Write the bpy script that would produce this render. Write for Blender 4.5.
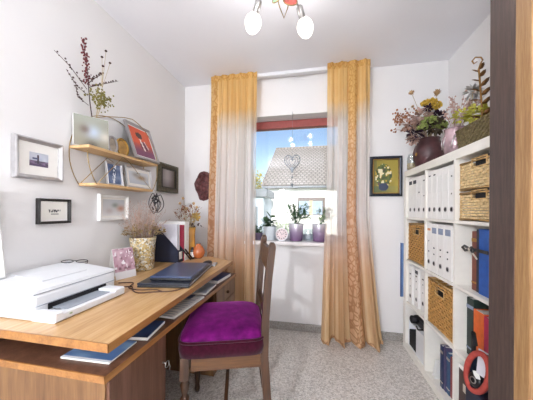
import bpy, bmesh, math, random
from mathutils import Matrix, Vector
R = math.radians
PI = math.pi
sc = bpy.context.scene
for o in list(bpy.data.objects): bpy.data.objects.remove(o)
COL = sc.collection

def lin(c):
    return tuple((v/12.92 if v <= .04045 else ((v+.055)/1.055)**2.4) for v in c)
def C(h):
    h = h.lstrip('#')
    return lin([int(h[i:i+2], 16)/255 for i in (0, 2, 4)]) + (1.0,)

# ------------------------------------------------------------------ camera
CAM_YAW, CAM_ROLL, CAM_F = .1954, .0059, 237.95
cam = bpy.data.cameras.new('camera')
cam_o = bpy.data.objects.new('camera', cam); COL.objects.link(cam_o)
cam.sensor_fit = 'HORIZONTAL'; cam.sensor_width = 36.0
cam.lens = 36.0*CAM_F/533.0
cam.shift_y = (210.22-200)/533.0
cam.clip_start = .02; cam.clip_end = 400
cam_o.matrix_world = (Matrix.Translation((0, 0, 1.1526)) @ Matrix.Rotation(CAM_YAW, 4, 'Z')
                      @ Matrix.Rotation(PI/2, 4, 'X') @ Matrix.Rotation(CAM_ROLL, 4, 'Z'))
sc.camera = cam_o

# ------------------------------------------------------------------ world, sun, exposure
world = bpy.data.worlds.new('world'); sc.world = world; world.use_nodes = True
wt = world.node_tree; wt.nodes.clear()
w_out = wt.nodes.new('ShaderNodeOutputWorld'); w_bg = wt.nodes.new('ShaderNodeBackground')
w_sky = wt.nodes.new('ShaderNodeTexSky'); w_sky.sky_type = 'NISHITA'
w_sky.sun_disc = False; w_sky.sun_elevation = R(32); w_sky.sun_rotation = R(166)
w_sky.air_density = 1.0; w_sky.dust_density = .15; w_sky.ozone_density = 1.6
w_bg.inputs['Strength'].default_value = .165
wt.links.new(w_sky.outputs[0], w_bg.inputs[0]); wt.links.new(w_bg.outputs[0], w_out.inputs[0])

sun = bpy.data.lights.new('sun', 'SUN'); sun.energy = 6.0; sun.angle = R(.6); sun.color = (1, .95, .88)
sun_o = bpy.data.objects.new('sun', sun); COL.objects.link(sun_o)
sun_o.rotation_euler = Vector((-.22, .85, -.50)).to_track_quat('-Z', 'Y').to_euler()
sun_o.location = (3, -8, 7)

sc.view_settings.view_transform = 'Standard'; sc.view_settings.look = 'None'
sc.view_settings.gamma = 1.0; sc.view_settings.use_curve_mapping = False
sc.view_settings.exposure = 0.06
BULB_W = 1.1          # each of the four bulbs of the ceiling lamp
HALL_FILL_W = 208.0          # added fill lamp in the unseen hall behind the camera

# ------------------------------------------------------------------ material helpers
def new_mat(name):
    m = bpy.data.materials.new(name); m.use_nodes = True
    nt = m.node_tree; b = nt.nodes['Principled BSDF']
    return m, nt, b
def coords(nt, scale=(1, 1, 1), src='Object', rot=(0, 0, 0)):
    tc = nt.nodes.new('ShaderNodeTexCoord'); mp = nt.nodes.new('ShaderNodeMapping')
    mp.inputs['Scale'].default_value = scale; mp.inputs['Rotation'].default_value = rot
    nt.links.new(tc.outputs[src], mp.inputs[0]); return mp.outputs[0]
def noise(nt, vec, scale, detail=3, rough=.5):
    n = nt.nodes.new('ShaderNodeTexNoise'); n.inputs['Scale'].default_value = scale
    n.inputs['Detail'].default_value = detail; n.inputs['Roughness'].default_value = rough
    nt.links.new(vec, n.inputs['Vector']); return n.outputs['Fac']
def ramp(nt, fac, stops, interp='LINEAR'):
    r = nt.nodes.new('ShaderNodeValToRGB'); r.color_ramp.interpolation = interp
    e = r.color_ramp.elements
    while len(e) < len(stops): e.new(.5)
    for el, (p, c) in zip(e, stops): el.position = p; el.color = c
    nt.links.new(fac, r.inputs[0]); return r.outputs[0]
def bump(nt, fac, strength, dist, bsdf):
    b = nt.nodes.new('ShaderNodeBump'); b.inputs['Strength'].default_value = strength
    b.inputs['Distance'].default_value = dist
    nt.links.new(fac, b.inputs['Height']); nt.links.new(b.outputs[0], bsdf.inputs['Normal'])
def plain(name, col, rough=.5, metal=0, var=.12, nscale=30, bmp=0, coat=0, spec=None):
    m, nt, b = new_mat(name); c = C(col)
    v = coords(nt); f = noise(nt, v, nscale)
    lo = tuple(x*(1-var) for x in c[:3])+(1,); hi = tuple(min(1, x*(1+var)) for x in c[:3])+(1,)
    nt.links.new(ramp(nt, f, [(.3, lo), (.7, hi)]), b.inputs['Base Color'])
    b.inputs['Roughness'].default_value = rough; b.inputs['Metallic'].default_value = metal
    if coat: b.inputs['Coat Weight'].default_value = coat
    if spec is not None: b.inputs['Specular IOR Level'].default_value = spec
    if bmp: bump(nt, f, .4, bmp, b)
    return m
def wood(name, c1, c2, c3, axis='y', rough=.4, scale=1.0, coat=0):
    m, nt, b = new_mat(name)
    s = {'x': (.9, 14, 14), 'y': (14, .9, 14), 'z': (14, 14, .9)}[axis]
    v = coords(nt, tuple(q*scale for q in s))
    f1 = noise(nt, v, 2.2, 5, .62); f2 = noise(nt, v, 11, 3, .6)
    mx = nt.nodes.new('ShaderNodeMath'); mx.operation = 'MULTIPLY_ADD'
    nt.links.new(f2, mx.inputs[0]); mx.inputs[1].default_value = .35; 
    md = nt.nodes.new('ShaderNodeMath'); md.operation = 'MULTIPLY'; md.inputs[1].default_value = .72
    nt.links.new(f1, md.inputs[0]); nt.links.new(md.outputs[0], mx.inputs[2])
    nt.links.new(ramp(nt, mx.outputs[0], [(.32, C(c1)), (.5, C(c2)), (.7, C(c3))]), b.inputs['Base Color'])
    b.inputs['Roughness'].default_value = rough
    if coat: b.inputs['Coat Weight'].default_value = coat; b.inputs['Coat Roughness'].default_value = .15
    bump(nt, mx.outputs[0], .12, .003, b)
    return m
def print_mat(name, rough=.45):
    m, nt, b = new_mat(name)
    a = nt.nodes.new('ShaderNodeAttribute'); a.attribute_name = 'Col'
    nt.links.new(a.outputs['Color'], b.inputs['Base Color']); b.inputs['Roughness'].default_value = rough
    return m
def pane_mat(name, refl=.08, tint=(1, 1, 1, 1)):
    m, nt, b = new_mat(name); nt.nodes.remove(b)
    t = nt.nodes.new('ShaderNodeBsdfTransparent'); t.inputs[0].default_value = tint
    g = nt.nodes.new('ShaderNodeBsdfGlossy'); g.inputs['Roughness'].default_value = .015
    x = nt.nodes.new('ShaderNodeMixShader'); x.inputs[0].default_value = refl
    nt.links.new(t.outputs[0], x.inputs[1]); nt.links.new(g.outputs[0], x.inputs[2])
    nt.links.new(x.outputs[0], nt.nodes['Material Output'].inputs[0]); return m
def opal_mat(name, col, e, clear=.75):
    """thin frosted glass of a lit lamp: lets its lamp's light through and glows itself"""
    m, nt, b = new_mat(name); nt.nodes.remove(b)
    t = nt.nodes.new('ShaderNodeBsdfTransparent'); em = nt.nodes.new('ShaderNodeEmission')
    em.inputs[0].default_value = C(col); em.inputs[1].default_value = e
    x = nt.nodes.new('ShaderNodeMixShader'); x.inputs[0].default_value = clear
    nt.links.new(em.outputs[0], x.inputs[1]); nt.links.new(t.outputs[0], x.inputs[2])
    nt.links.new(x.outputs[0], nt.nodes['Material Output'].inputs[0]); return m

# ------------------------------------------------------------------ geometry helpers
class G:
    def __init__(s): s.v = []; s.f = []; s.sm = []
    def add(s, vs, fs, smooth=False):
        n = len(s.v); s.v += [tuple(p) for p in vs]
        for f in fs: s.f.append([i+n for i in f]); s.sm.append(smooth)
        return s
    def box(s, x0, x1, y0, y1, z0, z1, r=0, seg=2, M=None):
        if r <= 0:
            vs = [(x, y, z) for x in (x0, x1) for y in (y0, y1) for z in (z0, z1)]
            fs = [(0, 1, 3, 2), (4, 6, 7, 5), (0, 4, 5, 1), (2, 3, 7, 6), (0, 2, 6, 4), (1, 5, 7, 3)]
        else:
            bm = bmesh.new(); bmesh.ops.create_cube(bm, size=1)
            for v in bm.verts:
                v.co = ((x0+x1)/2+v.co.x*(x1-x0), (y0+y1)/2+v.co.y*(y1-y0), (z0+z1)/2+v.co.z*(z1-z0))
            bmesh.ops.bevel(bm, geom=bm.edges[:], offset=r, segments=seg, profile=.5, affect='EDGES')
            bm.verts.ensure_lookup_table()
            vs = [tuple(v.co) for v in bm.verts]; fs = [[v.index for v in f.verts] for f in bm.faces]; bm.free()
        if M is not None: vs = [tuple(M @ Vector(p)) for p in vs]
        return s.add(vs, fs, False)
    def lathe(s, prof, n=20, c=(0, 0, 0), smooth=True, M=None, cap=True, sx=1, sy=1):
        vs = []; fs = []
        for r, z in prof:
            for i in range(n):
                a = 2*PI*i/n; vs.append((c[0]+r*math.cos(a)*sx, c[1]+r*math.sin(a)*sy, c[2]+z))
        for k in range(len(prof)-1):
            for i in range(n):
                j = (i+1) % n; fs.append((k*n+i, k*n+j, (k+1)*n+j, (k+1)*n+i))
        if M is not None: vs = [tuple(M @ Vector(p)) for p in vs]
        s.add(vs, fs, smooth); 
        if cap:
            b = len(s.v)-len(vs)
            if prof[0][0] > 1e-6: s.f.append([b+i for i in reversed(range(n))]); s.sm.append(False)
            if prof[-1][0] > 1e-6: s.f.append([b+(len(prof)-1)*n+i for i in range(n)]); s.sm.append(False)
        return s
    def tube(s, pts, r, n=6, closed=False, smooth=True):
        P = [Vector(p) for p in pts]; m = len(P); rs = r if isinstance(r, (list, tuple)) else [r]*m
        vs = []; fs = []; up = Vector((0, 0, 1)); prev = None
        for i, p in enumerate(P):
            a = P[(i-1) % m] if (closed or i > 0) else P[i]; b = P[(i+1) % m] if (closed or i < m-1) else P[i]
            t = (b-a)
            if t.length < 1e-9: t = Vector((0, 0, 1))
            t.normalize()
            if prev is None:
                q = t.cross(up)
                if q.length < 1e-3: q = t.cross(Vector((1, 0, 0)))
            else:
                q = prev - t*prev.dot(t)
                if q.length < 1e-4: q = t.cross(up)
            q.normalize(); prev = q; w = t.cross(q)
            for k in range(n):
                an = 2*PI*k/n; vs.append(p+(q*math.cos(an)+w*math.sin(an))*rs[i])
        L = m if closed else m-1
        for i in range(L):
            i2 = (i+1) % m
            for k in range(n):
                k2 = (k+1) % n; fs.append((i*n+k, i*n+k2, i2*n+k2, i2*n+k))
        if not closed: fs.append(list(reversed(range(n)))); fs.append([(m-1)*n+k for k in range(n)])
        return s.add(vs, fs, smooth)
    def ball(s, c, r, n=8, m=6, sc=(1, 1, 1), M=None, smooth=True):
        vs = [(0, 0, -1)]; fs = []
        for j in range(1, m):
            t = -PI/2+PI*j/m
            for i in range(n):
                a = 2*PI*i/n; vs.append((math.cos(t)*math.cos(a), math.cos(t)*math.sin(a), math.sin(t)))
        vs.append((0, 0, 1)); T = len(vs)-1
        for i in range(n):
            j = (i+1) % n; fs.append((0, 1+j, 1+i)); fs.append((T, 1+(m-2)*n+i, 1+(m-2)*n+j))
            for k in range(m-2): fs.append((1+k*n+i, 1+k*n+j, 1+(k+1)*n+j, 1+(k+1)*n+i))
        vs = [Vector((p[0]*r*sc[0], p[1]*r*sc[1], p[2]*r*sc[2])) for p in vs]
        if M is not None: vs = [M @ p for p in vs]
        return s.add([p+Vector(c) for p in vs], fs, smooth)
    def prism(s, pts, z0, z1, M=None):
        n = len(pts); vs = [(x, y, z0) for x, y in pts]+[(x, y, z1) for x, y in pts]
        fs = [list(reversed(range(n))), list(range(n, 2*n))]+[(i, (i+1) % n, n+(i+1) % n, n+i) for i in range(n)]
        if M is not None: vs = [tuple(M @ Vector(p)) for p in vs]
        return s.add(vs, fs)
    def leaf(s, base, d, length, width, curl=.15, nrm=None):
        base = Vector(base); d = Vector(d).normalized()
        w = d.cross(nrm if nrm is not None else Vector((.3, .2, 1)))
        if w.length < 1e-3: w = d.cross(Vector((1, 0, 0)))
        w.normalize(); n = w.cross(d)
        a = [base, base+d*length*.35+w*width/2, base+d*length*.75+w*width*.38-n*curl*length*.4, base+d*length-n*curl*length,
             base+d*length*.75-w*width*.38-n*curl*length*.4, base+d*length*.35-w*width/2, base+d*length*.4+n*curl*length*.25]
        return s.add(a, [(0, 1, 6), (1, 2, 3, 6), (6, 3, 4, 5), (0, 6, 5)], True)
    def build(s, name, mat, parent=None, uv=None, col=None):
        me = bpy.data.meshes.new(name); me.from_pydata(s.v, [], s.f)
        me.polygons.foreach_set('use_smooth', s.sm); me.materials.append(mat); me.update()
        o = bpy.data.objects.new(name, me); COL.objects.link(o)
        if parent is not None: o.parent = parent
        return o

def tag(o, label, cat, group=None):
    o['label'] = label; o['category'] = cat
    if group: o['group'] = group
    return o
def thing(name, label, cat, loc=(0, 0, 0), rot=(0, 0, 0), group=None):
    e = bpy.data.objects.new(name, None); COL.objects.link(e); e.empty_display_size = .05
    e.location = loc; e.rotation_euler = rot; return tag(e, label, cat, group)
def struct(o): o['kind'] = 'structure'; return o
def sempty(name, loc=(0, 0, 0)):
    e = bpy.data.objects.new(name, None); COL.objects.link(e); e.location = loc; e['kind'] = 'structure'; return e
def dup(root, label, loc, rot=None, group=None, scale=None):
    def cp(o, p):
        c = o.copy(); COL.objects.link(c); c.parent = p
        for ch in [q for q in COL.objects if q.parent == o]: cp(ch, c)
        return c
    r = cp(root, None); r['label'] = label; r.location = loc
    if rot is not None: r.rotation_euler = rot
    if group: r['group'] = group
    if scale: r.scale = scale
    return r
def vnoise(x, y, seed=0):
    def h(i, j): return math.modf(abs(math.sin(i*127.1+j*311.7+seed*74.7)*43758.5453))[0]
    i, j = math.floor(x), math.floor(y); fx, fy = x-i, y-j
    fx = fx*fx*(3-2*fx); fy = fy*fy*(3-2*fy)
    return (h(i, j)*(1-fx)+h(i+1, j)*fx)*(1-fy)+(h(i, j+1)*(1-fx)+h(i+1, j+1)*fx)*fy
def mixc(a, b, t): t = max(0, min(1, t)); return tuple(a[i]*(1-t)+b[i]*t for i in range(3))
def hx(h): return tuple(int(h[i:i+2], 16)/255 for i in (0, 2, 4))
PRINT = print_mat('printed_paper'); PRINT_GLOSS = print_mat('glossy_print', .2)
def picture(name, x0, x1, z0, z1, y, fn, parent, nx=28, nz=28, mat=None):
    """flat print facing -Y, colour per cell"""
    vs = []; fs = []; cs = []
    for j in range(nz+1):
        for i in range(nx+1): vs.append((x0+(x1-x0)*i/nx, y, z0+(z1-z0)*j/nz))
    for j in range(nz):
        for i in range(nx):
            a = j*(nx+1)+i; fs.append((a, a+1, a+nx+2, a+nx+1)); cs.append(lin(fn((i+.5)/nx, (j+.5)/nz)))
    o = G().add(vs, fs).build(name, mat or PRINT, parent)
    at = o.data.color_attributes.new('Col', 'FLOAT_COLOR', 'CORNER')
    k = 0
    for f, c in zip(o.data.polygons, cs):
        for _ in f.loop_indices: at.data[k].color = (*c, 1); k += 1
    return o

# ------------------------------------------------------------------ materials
M = {}
def wallpaint(name, col, spec=.3):
    m, nt, b = new_mat(name); v = coords(nt); f = noise(nt, v, 120, 4, .6); g = noise(nt, v, 2.5, 2)
    c = C(col); nt.links.new(ramp(nt, g, [(.3, tuple(x*.97 for x in c[:3])+(1,)), (.7, c)]), b.inputs['Base Color'])
    b.inputs['Roughness'].default_value = .85; bump(nt, f, .18, .002, b); return m
M['wall'] = wallpaint('white_wall_paint', 'edebea')
M['ceiling'] = wallpaint('ceiling_paint', 'f6f5f9')
def terrazzo(name, base, dark, brown, light, scale):
    m, nt, b = new_mat(name); v = coords(nt)
    vo = nt.nodes.new('ShaderNodeTexVoronoi'); vo.inputs['Scale'].default_value = scale; nt.links.new(v, vo.inputs['Vector'])
    sep = nt.nodes.new('ShaderNodeSeparateColor'); nt.links.new(vo.outputs['Color'], sep.inputs[0])
    col = ramp(nt, sep.outputs[0], [(0, C(dark)), (.16, C(brown)), (.32, C(base)), (.62, C(base)), (.66, C(light)), (1, C(light))], 'CONSTANT')
    f = noise(nt, v, 300, 2)
    mx = nt.nodes.new('ShaderNodeMix'); mx.data_type = 'RGBA'; mx.inputs[0].default_value = .45
    nt.links.new(col, mx.inputs[6]); nt.links.new(ramp(nt, f, [(.35, C(dark)), (.65, C(light))]), mx.inputs[7])
    nt.links.new(mx.outputs[2], b.inputs['Base Color']); b.inputs['Roughness'].default_value = .32
    return m
M['floor'] = terrazzo('terrazzo_floor', 'd2ccc6', '9c958e', 'b8ada2', 'efeae4', 120)
M['skirting'] = terrazzo('stone_skirting', '9d9894', '75706c', '877d73', 'b3aea8', 150)
M['white'] = plain('white_lacquer', 'f2f0ec', .35, var=.03)
M['white_plastic'] = plain('white_plastic', 'eceef1', .35, var=.02)
M['grey_plastic'] = plain('grey_plastic', '9aa0aa', .4, var=.04)
M['black'] = plain('black_plastic', '17171c', .35, var=.2)
M['black_matt'] = plain('matt_black', '1b1a1e', .75, var=.2)
M['desk_top'] = wood('honey_veneer', '9a6c3a', 'c29660', 'd6b384', 'y', .3, .8, coat=.25)
M['desk_edge'] = wood('desk_edge_veneer', '7d5128', '9c6a38', 'b07c45', 'y', .4)
M['desk_body'] = wood('walnut_veneer', '482c20', '5e3e2e', '745040', 'z', .42)
M['desk_panel'] = wood('walnut_panel', '5a3a20', '755232', '8c6842', 'z', .42)
M['chair_wood'] = wood('dark_oak_chair', '26150a', '3c2310', '543419', 'z', .38, coat=.2)
M['chair_rail'] = wood('oak_rail', '3a220e', '563517', '6e4821', 'x', .38, coat=.2)
M['door_shaded'] = wood('shaded_oak_lining', '2c201b', '3e2f2a', '524139', 'z', .5, 4.5)  # shade on the face turned across the doorway is put into this oak tone
M['door_lit'] = wood('lit_oak_casing', '6a4a2c', '8a6640', 'a3825a', 'z', .42, 3.2)  # light on the hall-facing side is put into this golden oak tone
M['board'] = wood('light_wood_board', 'b98d5c', 'd3ab78', 'e2c090', 'y', .5)
M['brass'] = plain('brass_wire', 'a58a5c', .35, .85, .1)
M['silver'] = plain('silver_frame', 'c9c7c8', .32, .75, .08)
M['steel'] = plain('brushed_steel', 'b5b3b0', .3, .95, .06)
M['mat_board'] = plain('white_passepartout', 'f3f0ea', .9, var=.02)
M['paper'] = plain('white_paper', 'efeeea', .9, var=.03)
M['navy'] = plain('navy_card', '1c2136', .6, var=.15)
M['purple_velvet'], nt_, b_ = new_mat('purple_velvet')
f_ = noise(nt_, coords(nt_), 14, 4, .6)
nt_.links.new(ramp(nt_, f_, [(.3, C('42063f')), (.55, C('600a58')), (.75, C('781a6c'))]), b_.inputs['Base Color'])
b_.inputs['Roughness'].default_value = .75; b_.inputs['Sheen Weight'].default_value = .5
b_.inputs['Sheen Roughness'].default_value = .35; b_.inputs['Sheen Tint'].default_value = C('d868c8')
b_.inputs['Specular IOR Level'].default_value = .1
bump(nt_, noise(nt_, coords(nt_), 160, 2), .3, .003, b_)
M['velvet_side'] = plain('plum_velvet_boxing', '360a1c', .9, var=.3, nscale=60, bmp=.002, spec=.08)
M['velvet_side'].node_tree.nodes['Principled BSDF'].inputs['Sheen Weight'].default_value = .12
M['glass_pane'] = pane_mat('window_glass', .045)
M['clear_glass'] = pane_mat('clear_glass', .18, (.93, .96, .97, 1))
M['amber_glass'] = pane_mat('amber_glass', .12, C('d89a3c'))
M['bulb'] = opal_mat('frosted_bulb', 'fff8ee', 5.5)

# ------------------------------------------------------------------ room dimensions
XL, XR, YB, H = -1.3415, 1.1265, 2.3006, 2.4483
YF = -2.8                       # end wall of the hall behind the camera
WX0, WX1, WZ0, WZ1 = -.72, .30, .86, 2.078     # window opening
WT = .34                        # wall thickness

struct(G().box(XL-.2, XR+.2, YF-.2, YB+WT, -.12, 0).build('floor', M['floor']))
struct(G().box(XL-.2, XR+.2, YF-.2, YB+WT, H, H+.2).build('ceiling', M['ceiling']))
struct(G().box(XL-.2, XL, YF-.2, YB+WT, 0, H).build('wall_left', M['wall']))
struct(G().box(XR, XR+.2, YF-.2, YB+WT, 0, H).build('wall_right', M['wall']))
struct(G().box(XL, XR, YF-.2, YF, 0, H).build('wall_hall', M['wall']))
g = G()
g.box(XL, WX0, YB, YB+WT, 0, H); g.box(WX1, XR, YB, YB+WT, 0, H)
g.box(WX0, WX1, YB, YB+WT, WZ1, H); g.box(WX0, WX1, YB, YB+WT, 0, WZ0-.035)
struct(g.build('wall_back', M['wall']))
struct(G().box(XL, XR, YB-.014, YB, 0, .072, .003).build('baseboard_back', M['skirting']))
struct(G().box(XL, XL+.014, .5, YB-.014, 0, .072, .003).build('baseboard_left', M['skirting']))
# the short wall with the doorway's right side
struct(G().box(.465, XR, .612, .70, 0, H).build('wall_front', M['wall']))
d1 = sempty('door_1', (.44, .61, 0))
G().box(0, .03, .020, .098, 0, H, .002).build('lining', M['door_shaded'], d1)
G().box(.0, .10, -.022, .020, 0, H, .003).build('casing', M['door_lit'], d1)
G().box(.018, .028, -.027, -.020, 0, H, .003).build('bead', M['door_lit'], d1)
G().box(.036, .096, -.030, -.021, 0, H, .004).build('casing_face', M['door_lit'], d1)

# ------------------------------------------------------------------ window
win = sempty('window_1', (0, 0, 0))
wy = YB+.16
M['frame_white'] = plain('white_window_frame', 'f0f0f2', .35, var=.02)
M['red_frame'] = plain('red_brown_shutter', '9c4a44', .5, var=.12)
fr = G(); fw = .07
fr.box(WX0, WX0+fw, wy-.03, wy+.04, WZ0, WZ1, .006); fr.box(WX1-fw, WX1, wy-.03, wy+.04, WZ0, WZ1, .006)
fr.box(WX0, WX1, wy-.03, wy+.04, WZ0, WZ0+.05, .006)
fr.build('frame', M['frame_white'], win)
fr = G(); fr.box(WX0+.002, WX1-.002, wy-.028, wy+.05, WZ1-.078, WZ1-.002, .006)
fr.build('shutter_box', M['red_frame'], win)
G().box(WX0+fw-.01, WX1-fw+.01, wy+.0, wy+.004, WZ0+.04, WZ1-.07).build('pane', M['glass_pane'], win)
M['marble'] = plain('pale_marble_sill', 'e6e0de', .25, var=.05, nscale=9)
G().box(WX0-.05, WX1+.05, YB-.095, wy+.03, WZ0-.035, WZ0, .006).build('window_sill', M['marble'], win)
# curtain rail on the ceiling
rail = thing('curtain_rail', 'long white curtain rail fixed along the ceiling above the window', 'curtain rail', (0, 0, H))
G().box(-.97, .455, 2.205, 2.25, -.022, 0, .003).build('track', M['frame_white'], rail)
G().box(-.97, .455, 2.198, 2.2055, -.030, 0, .002).build('fascia', M['frame_white'], rail)
for x in (-.973, .458): G().box(x-.004, x+.004, 2.198, 2.25, -.031, -.001, .002).build('end_cap', M['frame_white'], rail)

# ------------------------------------------------------------------ curtains
def curtain_mat(name, band):
    m, nt, b = new_mat(name); nt.nodes.remove(b)
    uv = nt.nodes.new('ShaderNodeUVMap'); uv.uv_map = 'UVMap'
    sep = nt.nodes.new('ShaderNodeSeparateXYZ'); nt.links.new(uv.outputs[0], sep.inputs[0])
    def mth(op, a, bb, clamp=False):
        n = nt.nodes.new('ShaderNodeMath'); n.operation = op; n.use_clamp = clamp
        for i, q in enumerate((a, bb)):
            if isinstance(q, (int, float)): n.inputs[i].default_value = q
            else: nt.links.new(q, n.inputs[i])
        return n.outputs[0]
    zz = mth('DIVIDE', sep.outputs[1], 2.45)
    if band:
        col = ramp(nt, zz, [(0, C('ecc8a0')), (.28, C('ecc8a4')), (.45, C('ecc8a8')), (.7, C('eecaa0')), (.86, C('f0ca86')), (1, C('f0ca82'))])
        wv = nt.nodes.new('ShaderNodeTexVoronoi'); wv.feature = 'DISTANCE_TO_EDGE'; wv.inputs['Scale'].default_value = 26
        mp = nt.nodes.new('ShaderNodeMapping'); mp.inputs['Scale'].default_value = (1, .8, 1)
        nt.links.new(uv.outputs[0], mp.inputs[0]); nt.links.new(mp.outputs[0], wv.inputs['Vector'])
        pat = ramp(nt, wv.outputs['Distance'], [(.05, (.8, .8, .8, 1)), (.16, (0, 0, 0, 1))])
        dark = ramp(nt, zz, [(0, C('a9744a')), (.45, C('d08e62')), (.9, C('cf9648')), (1, C('cf9648'))])
    else:
        col = ramp(nt, zz, [(0, C('f0d4a8')), (.20, C('f0d2aa')), (.29, C('f3d6b8')), (.36, C('f6e2d2')), (.44, C('fbf6f2')), (.78, C('fcf8f2')), (.82, C('f9e8c8')), (.86, C('f5d294')), (1, C('f5d08c'))])
        mp = nt.nodes.new('ShaderNodeMapping'); mp.inputs['Scale'].default_value = (34, .05, 1)
        nt.links.new(uv.outputs[0], mp.inputs[0])
        pat = ramp(nt, noise(nt, mp.outputs[0], 1, 3, .6), [(.42, (0, 0, 0, 1)), (.62, (1, 1, 1, 1))])
        dark = ramp(nt, zz, [(0, C('d6aa78')), (.25, C('e0b080')), (.36, C('eac6ac')), (.46, C('f4e4dc')), (.76, C('f6e8de')), (.86, C('ecbc74')), (1, C('eab86c'))])
    mx = nt.nodes.new('ShaderNodeMix'); mx.data_type = 'RGBA'
    nt.links.new(mth('MULTIPLY', pat, .8), mx.inputs[0]); nt.links.new(col, mx.inputs[6]); nt.links.new(dark, mx.inputs[7])
    df = nt.nodes.new('ShaderNodeBsdfDiffuse'); tr = nt.nodes.new('ShaderNodeBsdfTranslucent'); tp = nt.nodes.new('ShaderNodeBsdfTransparent')
    nt.links.new(mx.outputs[2], df.inputs[0]); nt.links.new(mx.outputs[2], tr.inputs[0])
    a = nt.nodes.new('ShaderNodeMixShader'); a.inputs[0].default_value = .42
    nt.links.new(df.outputs[0], a.inputs[1]); nt.links.new(tr.outputs[0], a.inputs[2])
    c = nt.nodes.new('ShaderNodeMixShader')
    if band: c.inputs[0].default_value = .06
    else:
        tf = ramp(nt, zz, [(0, (.05,)*3+(1,)), (.3, (.10,)*3+(1,)), (.42, (.42,)*3+(1,)), (.80, (.42,)*3+(1,)), (.87, (.10,)*3+(1,)), (1, (.05,)*3+(1,))])
        nt.links.new(tf, c.inputs[0])
    nt.links.new(a.outputs[0], c.inputs[1]); nt.links.new(tp.outputs[0], c.inputs[2])
    nt.links.new(c.outputs[0], nt.nodes['Material Output'].inputs[0]); return m
M['sheer'] = curtain_mat('sheer_curtain_fabric', False); M['band'] = curtain_mat('embroidered_band', True)
def curtain(name, label, left, right, folds, phase, y0, amp, bands, loc, z0=.02, z1=2.441, seed=1):
    """left(t), right(t): x of the edges at height fraction t; amp(t): fold depth; bands: (s0, s1) strips of embroidery"""
    root = thing(name, label, 'curtain', loc)
    NZ = 44
    def surf(s, t):
        x = left(t)+(right(t)-left(t))*s
        a = amp(t)
        y = y0(t)+a*math.sin(2*PI*(folds*s)+phase+.5*math.sin(3*s+seed))+a*.3*math.sin(2*PI*folds*2.3*s+1.7*seed+t)
        x += .25*a*math.cos(2*PI*folds*s*2+phase)*min(s, 1-s)*4*.5
        return (x-loc[0], y-loc[1], z0+(z1-z0)*t)
    cuts = sorted(set([0, 1]+[c for b in bands for c in b]))
    fab = None
    for i in range(len(cuts)-1):
        s0, s1 = cuts[i], cuts[i+1]; isb = any(abs(b[0]-s0) < 1e-6 for b in bands)
        n = max(6, int((s1-s0)*130)); vs = []; fs = []; uvs = []
        for j in range(NZ+1):
            for k in range(n+1):
                s = s0+(s1-s0)*k/n; p = surf(s, j/NZ)
                if isb: p = (p[0], p[1]-.0025, p[2])
                vs.append(p); uvs.append((s*1.1, p[2]))
        for j in range(NZ):
            for k in range(n):
                a = j*(n+1)+k; fs.append((a, a+1, a+n+2, a+n+1))
        o = G().add(vs, fs, True).build('embroidered_band' if isb else 'sheer_panel', M['band'] if isb else M['sheer'], root)
        ul = o.data.uv_layers.new(name='UVMap')
        for lp in o.data.loops: ul.data[lp.index].uv = uvs[lp.vertex_index]
    # heading tape and hem
    for nm, t, hgt in (('heading_tape', 1.0, .05), ('hem', 0.0, .03)):
        g = G(); n = 110; vs = []; uvs = []
        for k in range(n+1):
            p = surf(k/n, t)
            za = p[2]-(hgt if t == 1 else 0); zb = p[2]+(0.004 if t == 1 else hgt)
            vs += [(p[0], p[1]-.004, za), (p[0], p[1]-.004, zb)]; uvs += [(k/n, za), (k/n, zb)]
        o = g.add(vs, [(2*k, 2*k+2, 2*k+3, 2*k+1) for k in range(n)], True).build(nm, M['band'], root)
        ul = o.data.uv_layers.new(name='UVMap')
        for lp in o.data.loops: ul.data[lp.index].uv = uvs[lp.vertex_index]
    return root
lp = lambda a, b, t: a+(b-a)*t
curtain('curtain', 'orange and white sheer curtain hanging behind the desk, left of the window',
        lambda t: lp(-1.06, -.985, t), lambda t: lp(-.535, -.525, t), 5.5, .6,
        lambda t: lp(2.165, 2.160, t), lambda t: lp(.05, .026, t)*(1-.65*max(0, t-.9)/.1), [(0, .16)], (-.78, 2.16, 0), seed=1)
curtain('curtain', 'orange and white sheer curtain flaring to the floor, right of the window',
        lambda t: lp(.07, .112, min(1, t*1.6)), lambda t: lp(.585, .468, min(1, t*2.2)**.8), 4.0, 2.2,
        lambda t: lp(2.125, 2.155, t), lambda t: lp(.068, .028, min(1, t*1.3))*(1-.65*max(0, t-.9)/.1), [(.52, .68)], (.3, 2.14, 0), seed=2)

# ------------------------------------------------------------------ outside the window
M['lawn'] = plain('lawn', '6d7f4a', .95, var=.25, nscale=3)
M['render_white'] = plain('white_house_render', 'f8f7f4', .9, var=.03, nscale=1.5)
M['shed_paint'] = plain('pale_blue_shed_paint', 'b7c4cf', .8, var=.08, nscale=2)
M['shed_roof'] = plain('grey_shed_roof', '7e858b', .8, var=.1, nscale=4)
M['far_glass'] = plain('dark_far_glass', '9fb2c4', .08, var=.1, nscale=1)
M['far_dark'] = plain('brown_shutter_box', '6b5f58', .6)
M['beige'] = plain('beige_shutter', 'b9a98c', .7)
def rooftile():
    m, nt, b = new_mat('grey_roof_tiles'); v = coords(nt, (1, 1, 1))
    br = nt.nodes.new('ShaderNodeTexBrick'); br.inputs['Scale'].default_value = 1.0
    br.inputs['Brick Width'].default_value = .22; br.inputs['Row Height'].default_value = .24; br.inputs['Mortar Size'].default_value = .035
    br.inputs['Color1'].default_value = C('9c958d'); br.inputs['Color2'].default_value = C('8d867e'); br.inputs['Mortar'].default_value = C('6d665f')
    nt.links.new(v, br.inputs['Vector']); nt.links.new(br.outputs['Color'], b.inputs['Base Color'])
    b.inputs['Roughness'].default_value = .85; bump(nt, br.outputs['Fac'], -.5, .04, b); return m
M['tiles'] = rooftile()
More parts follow.
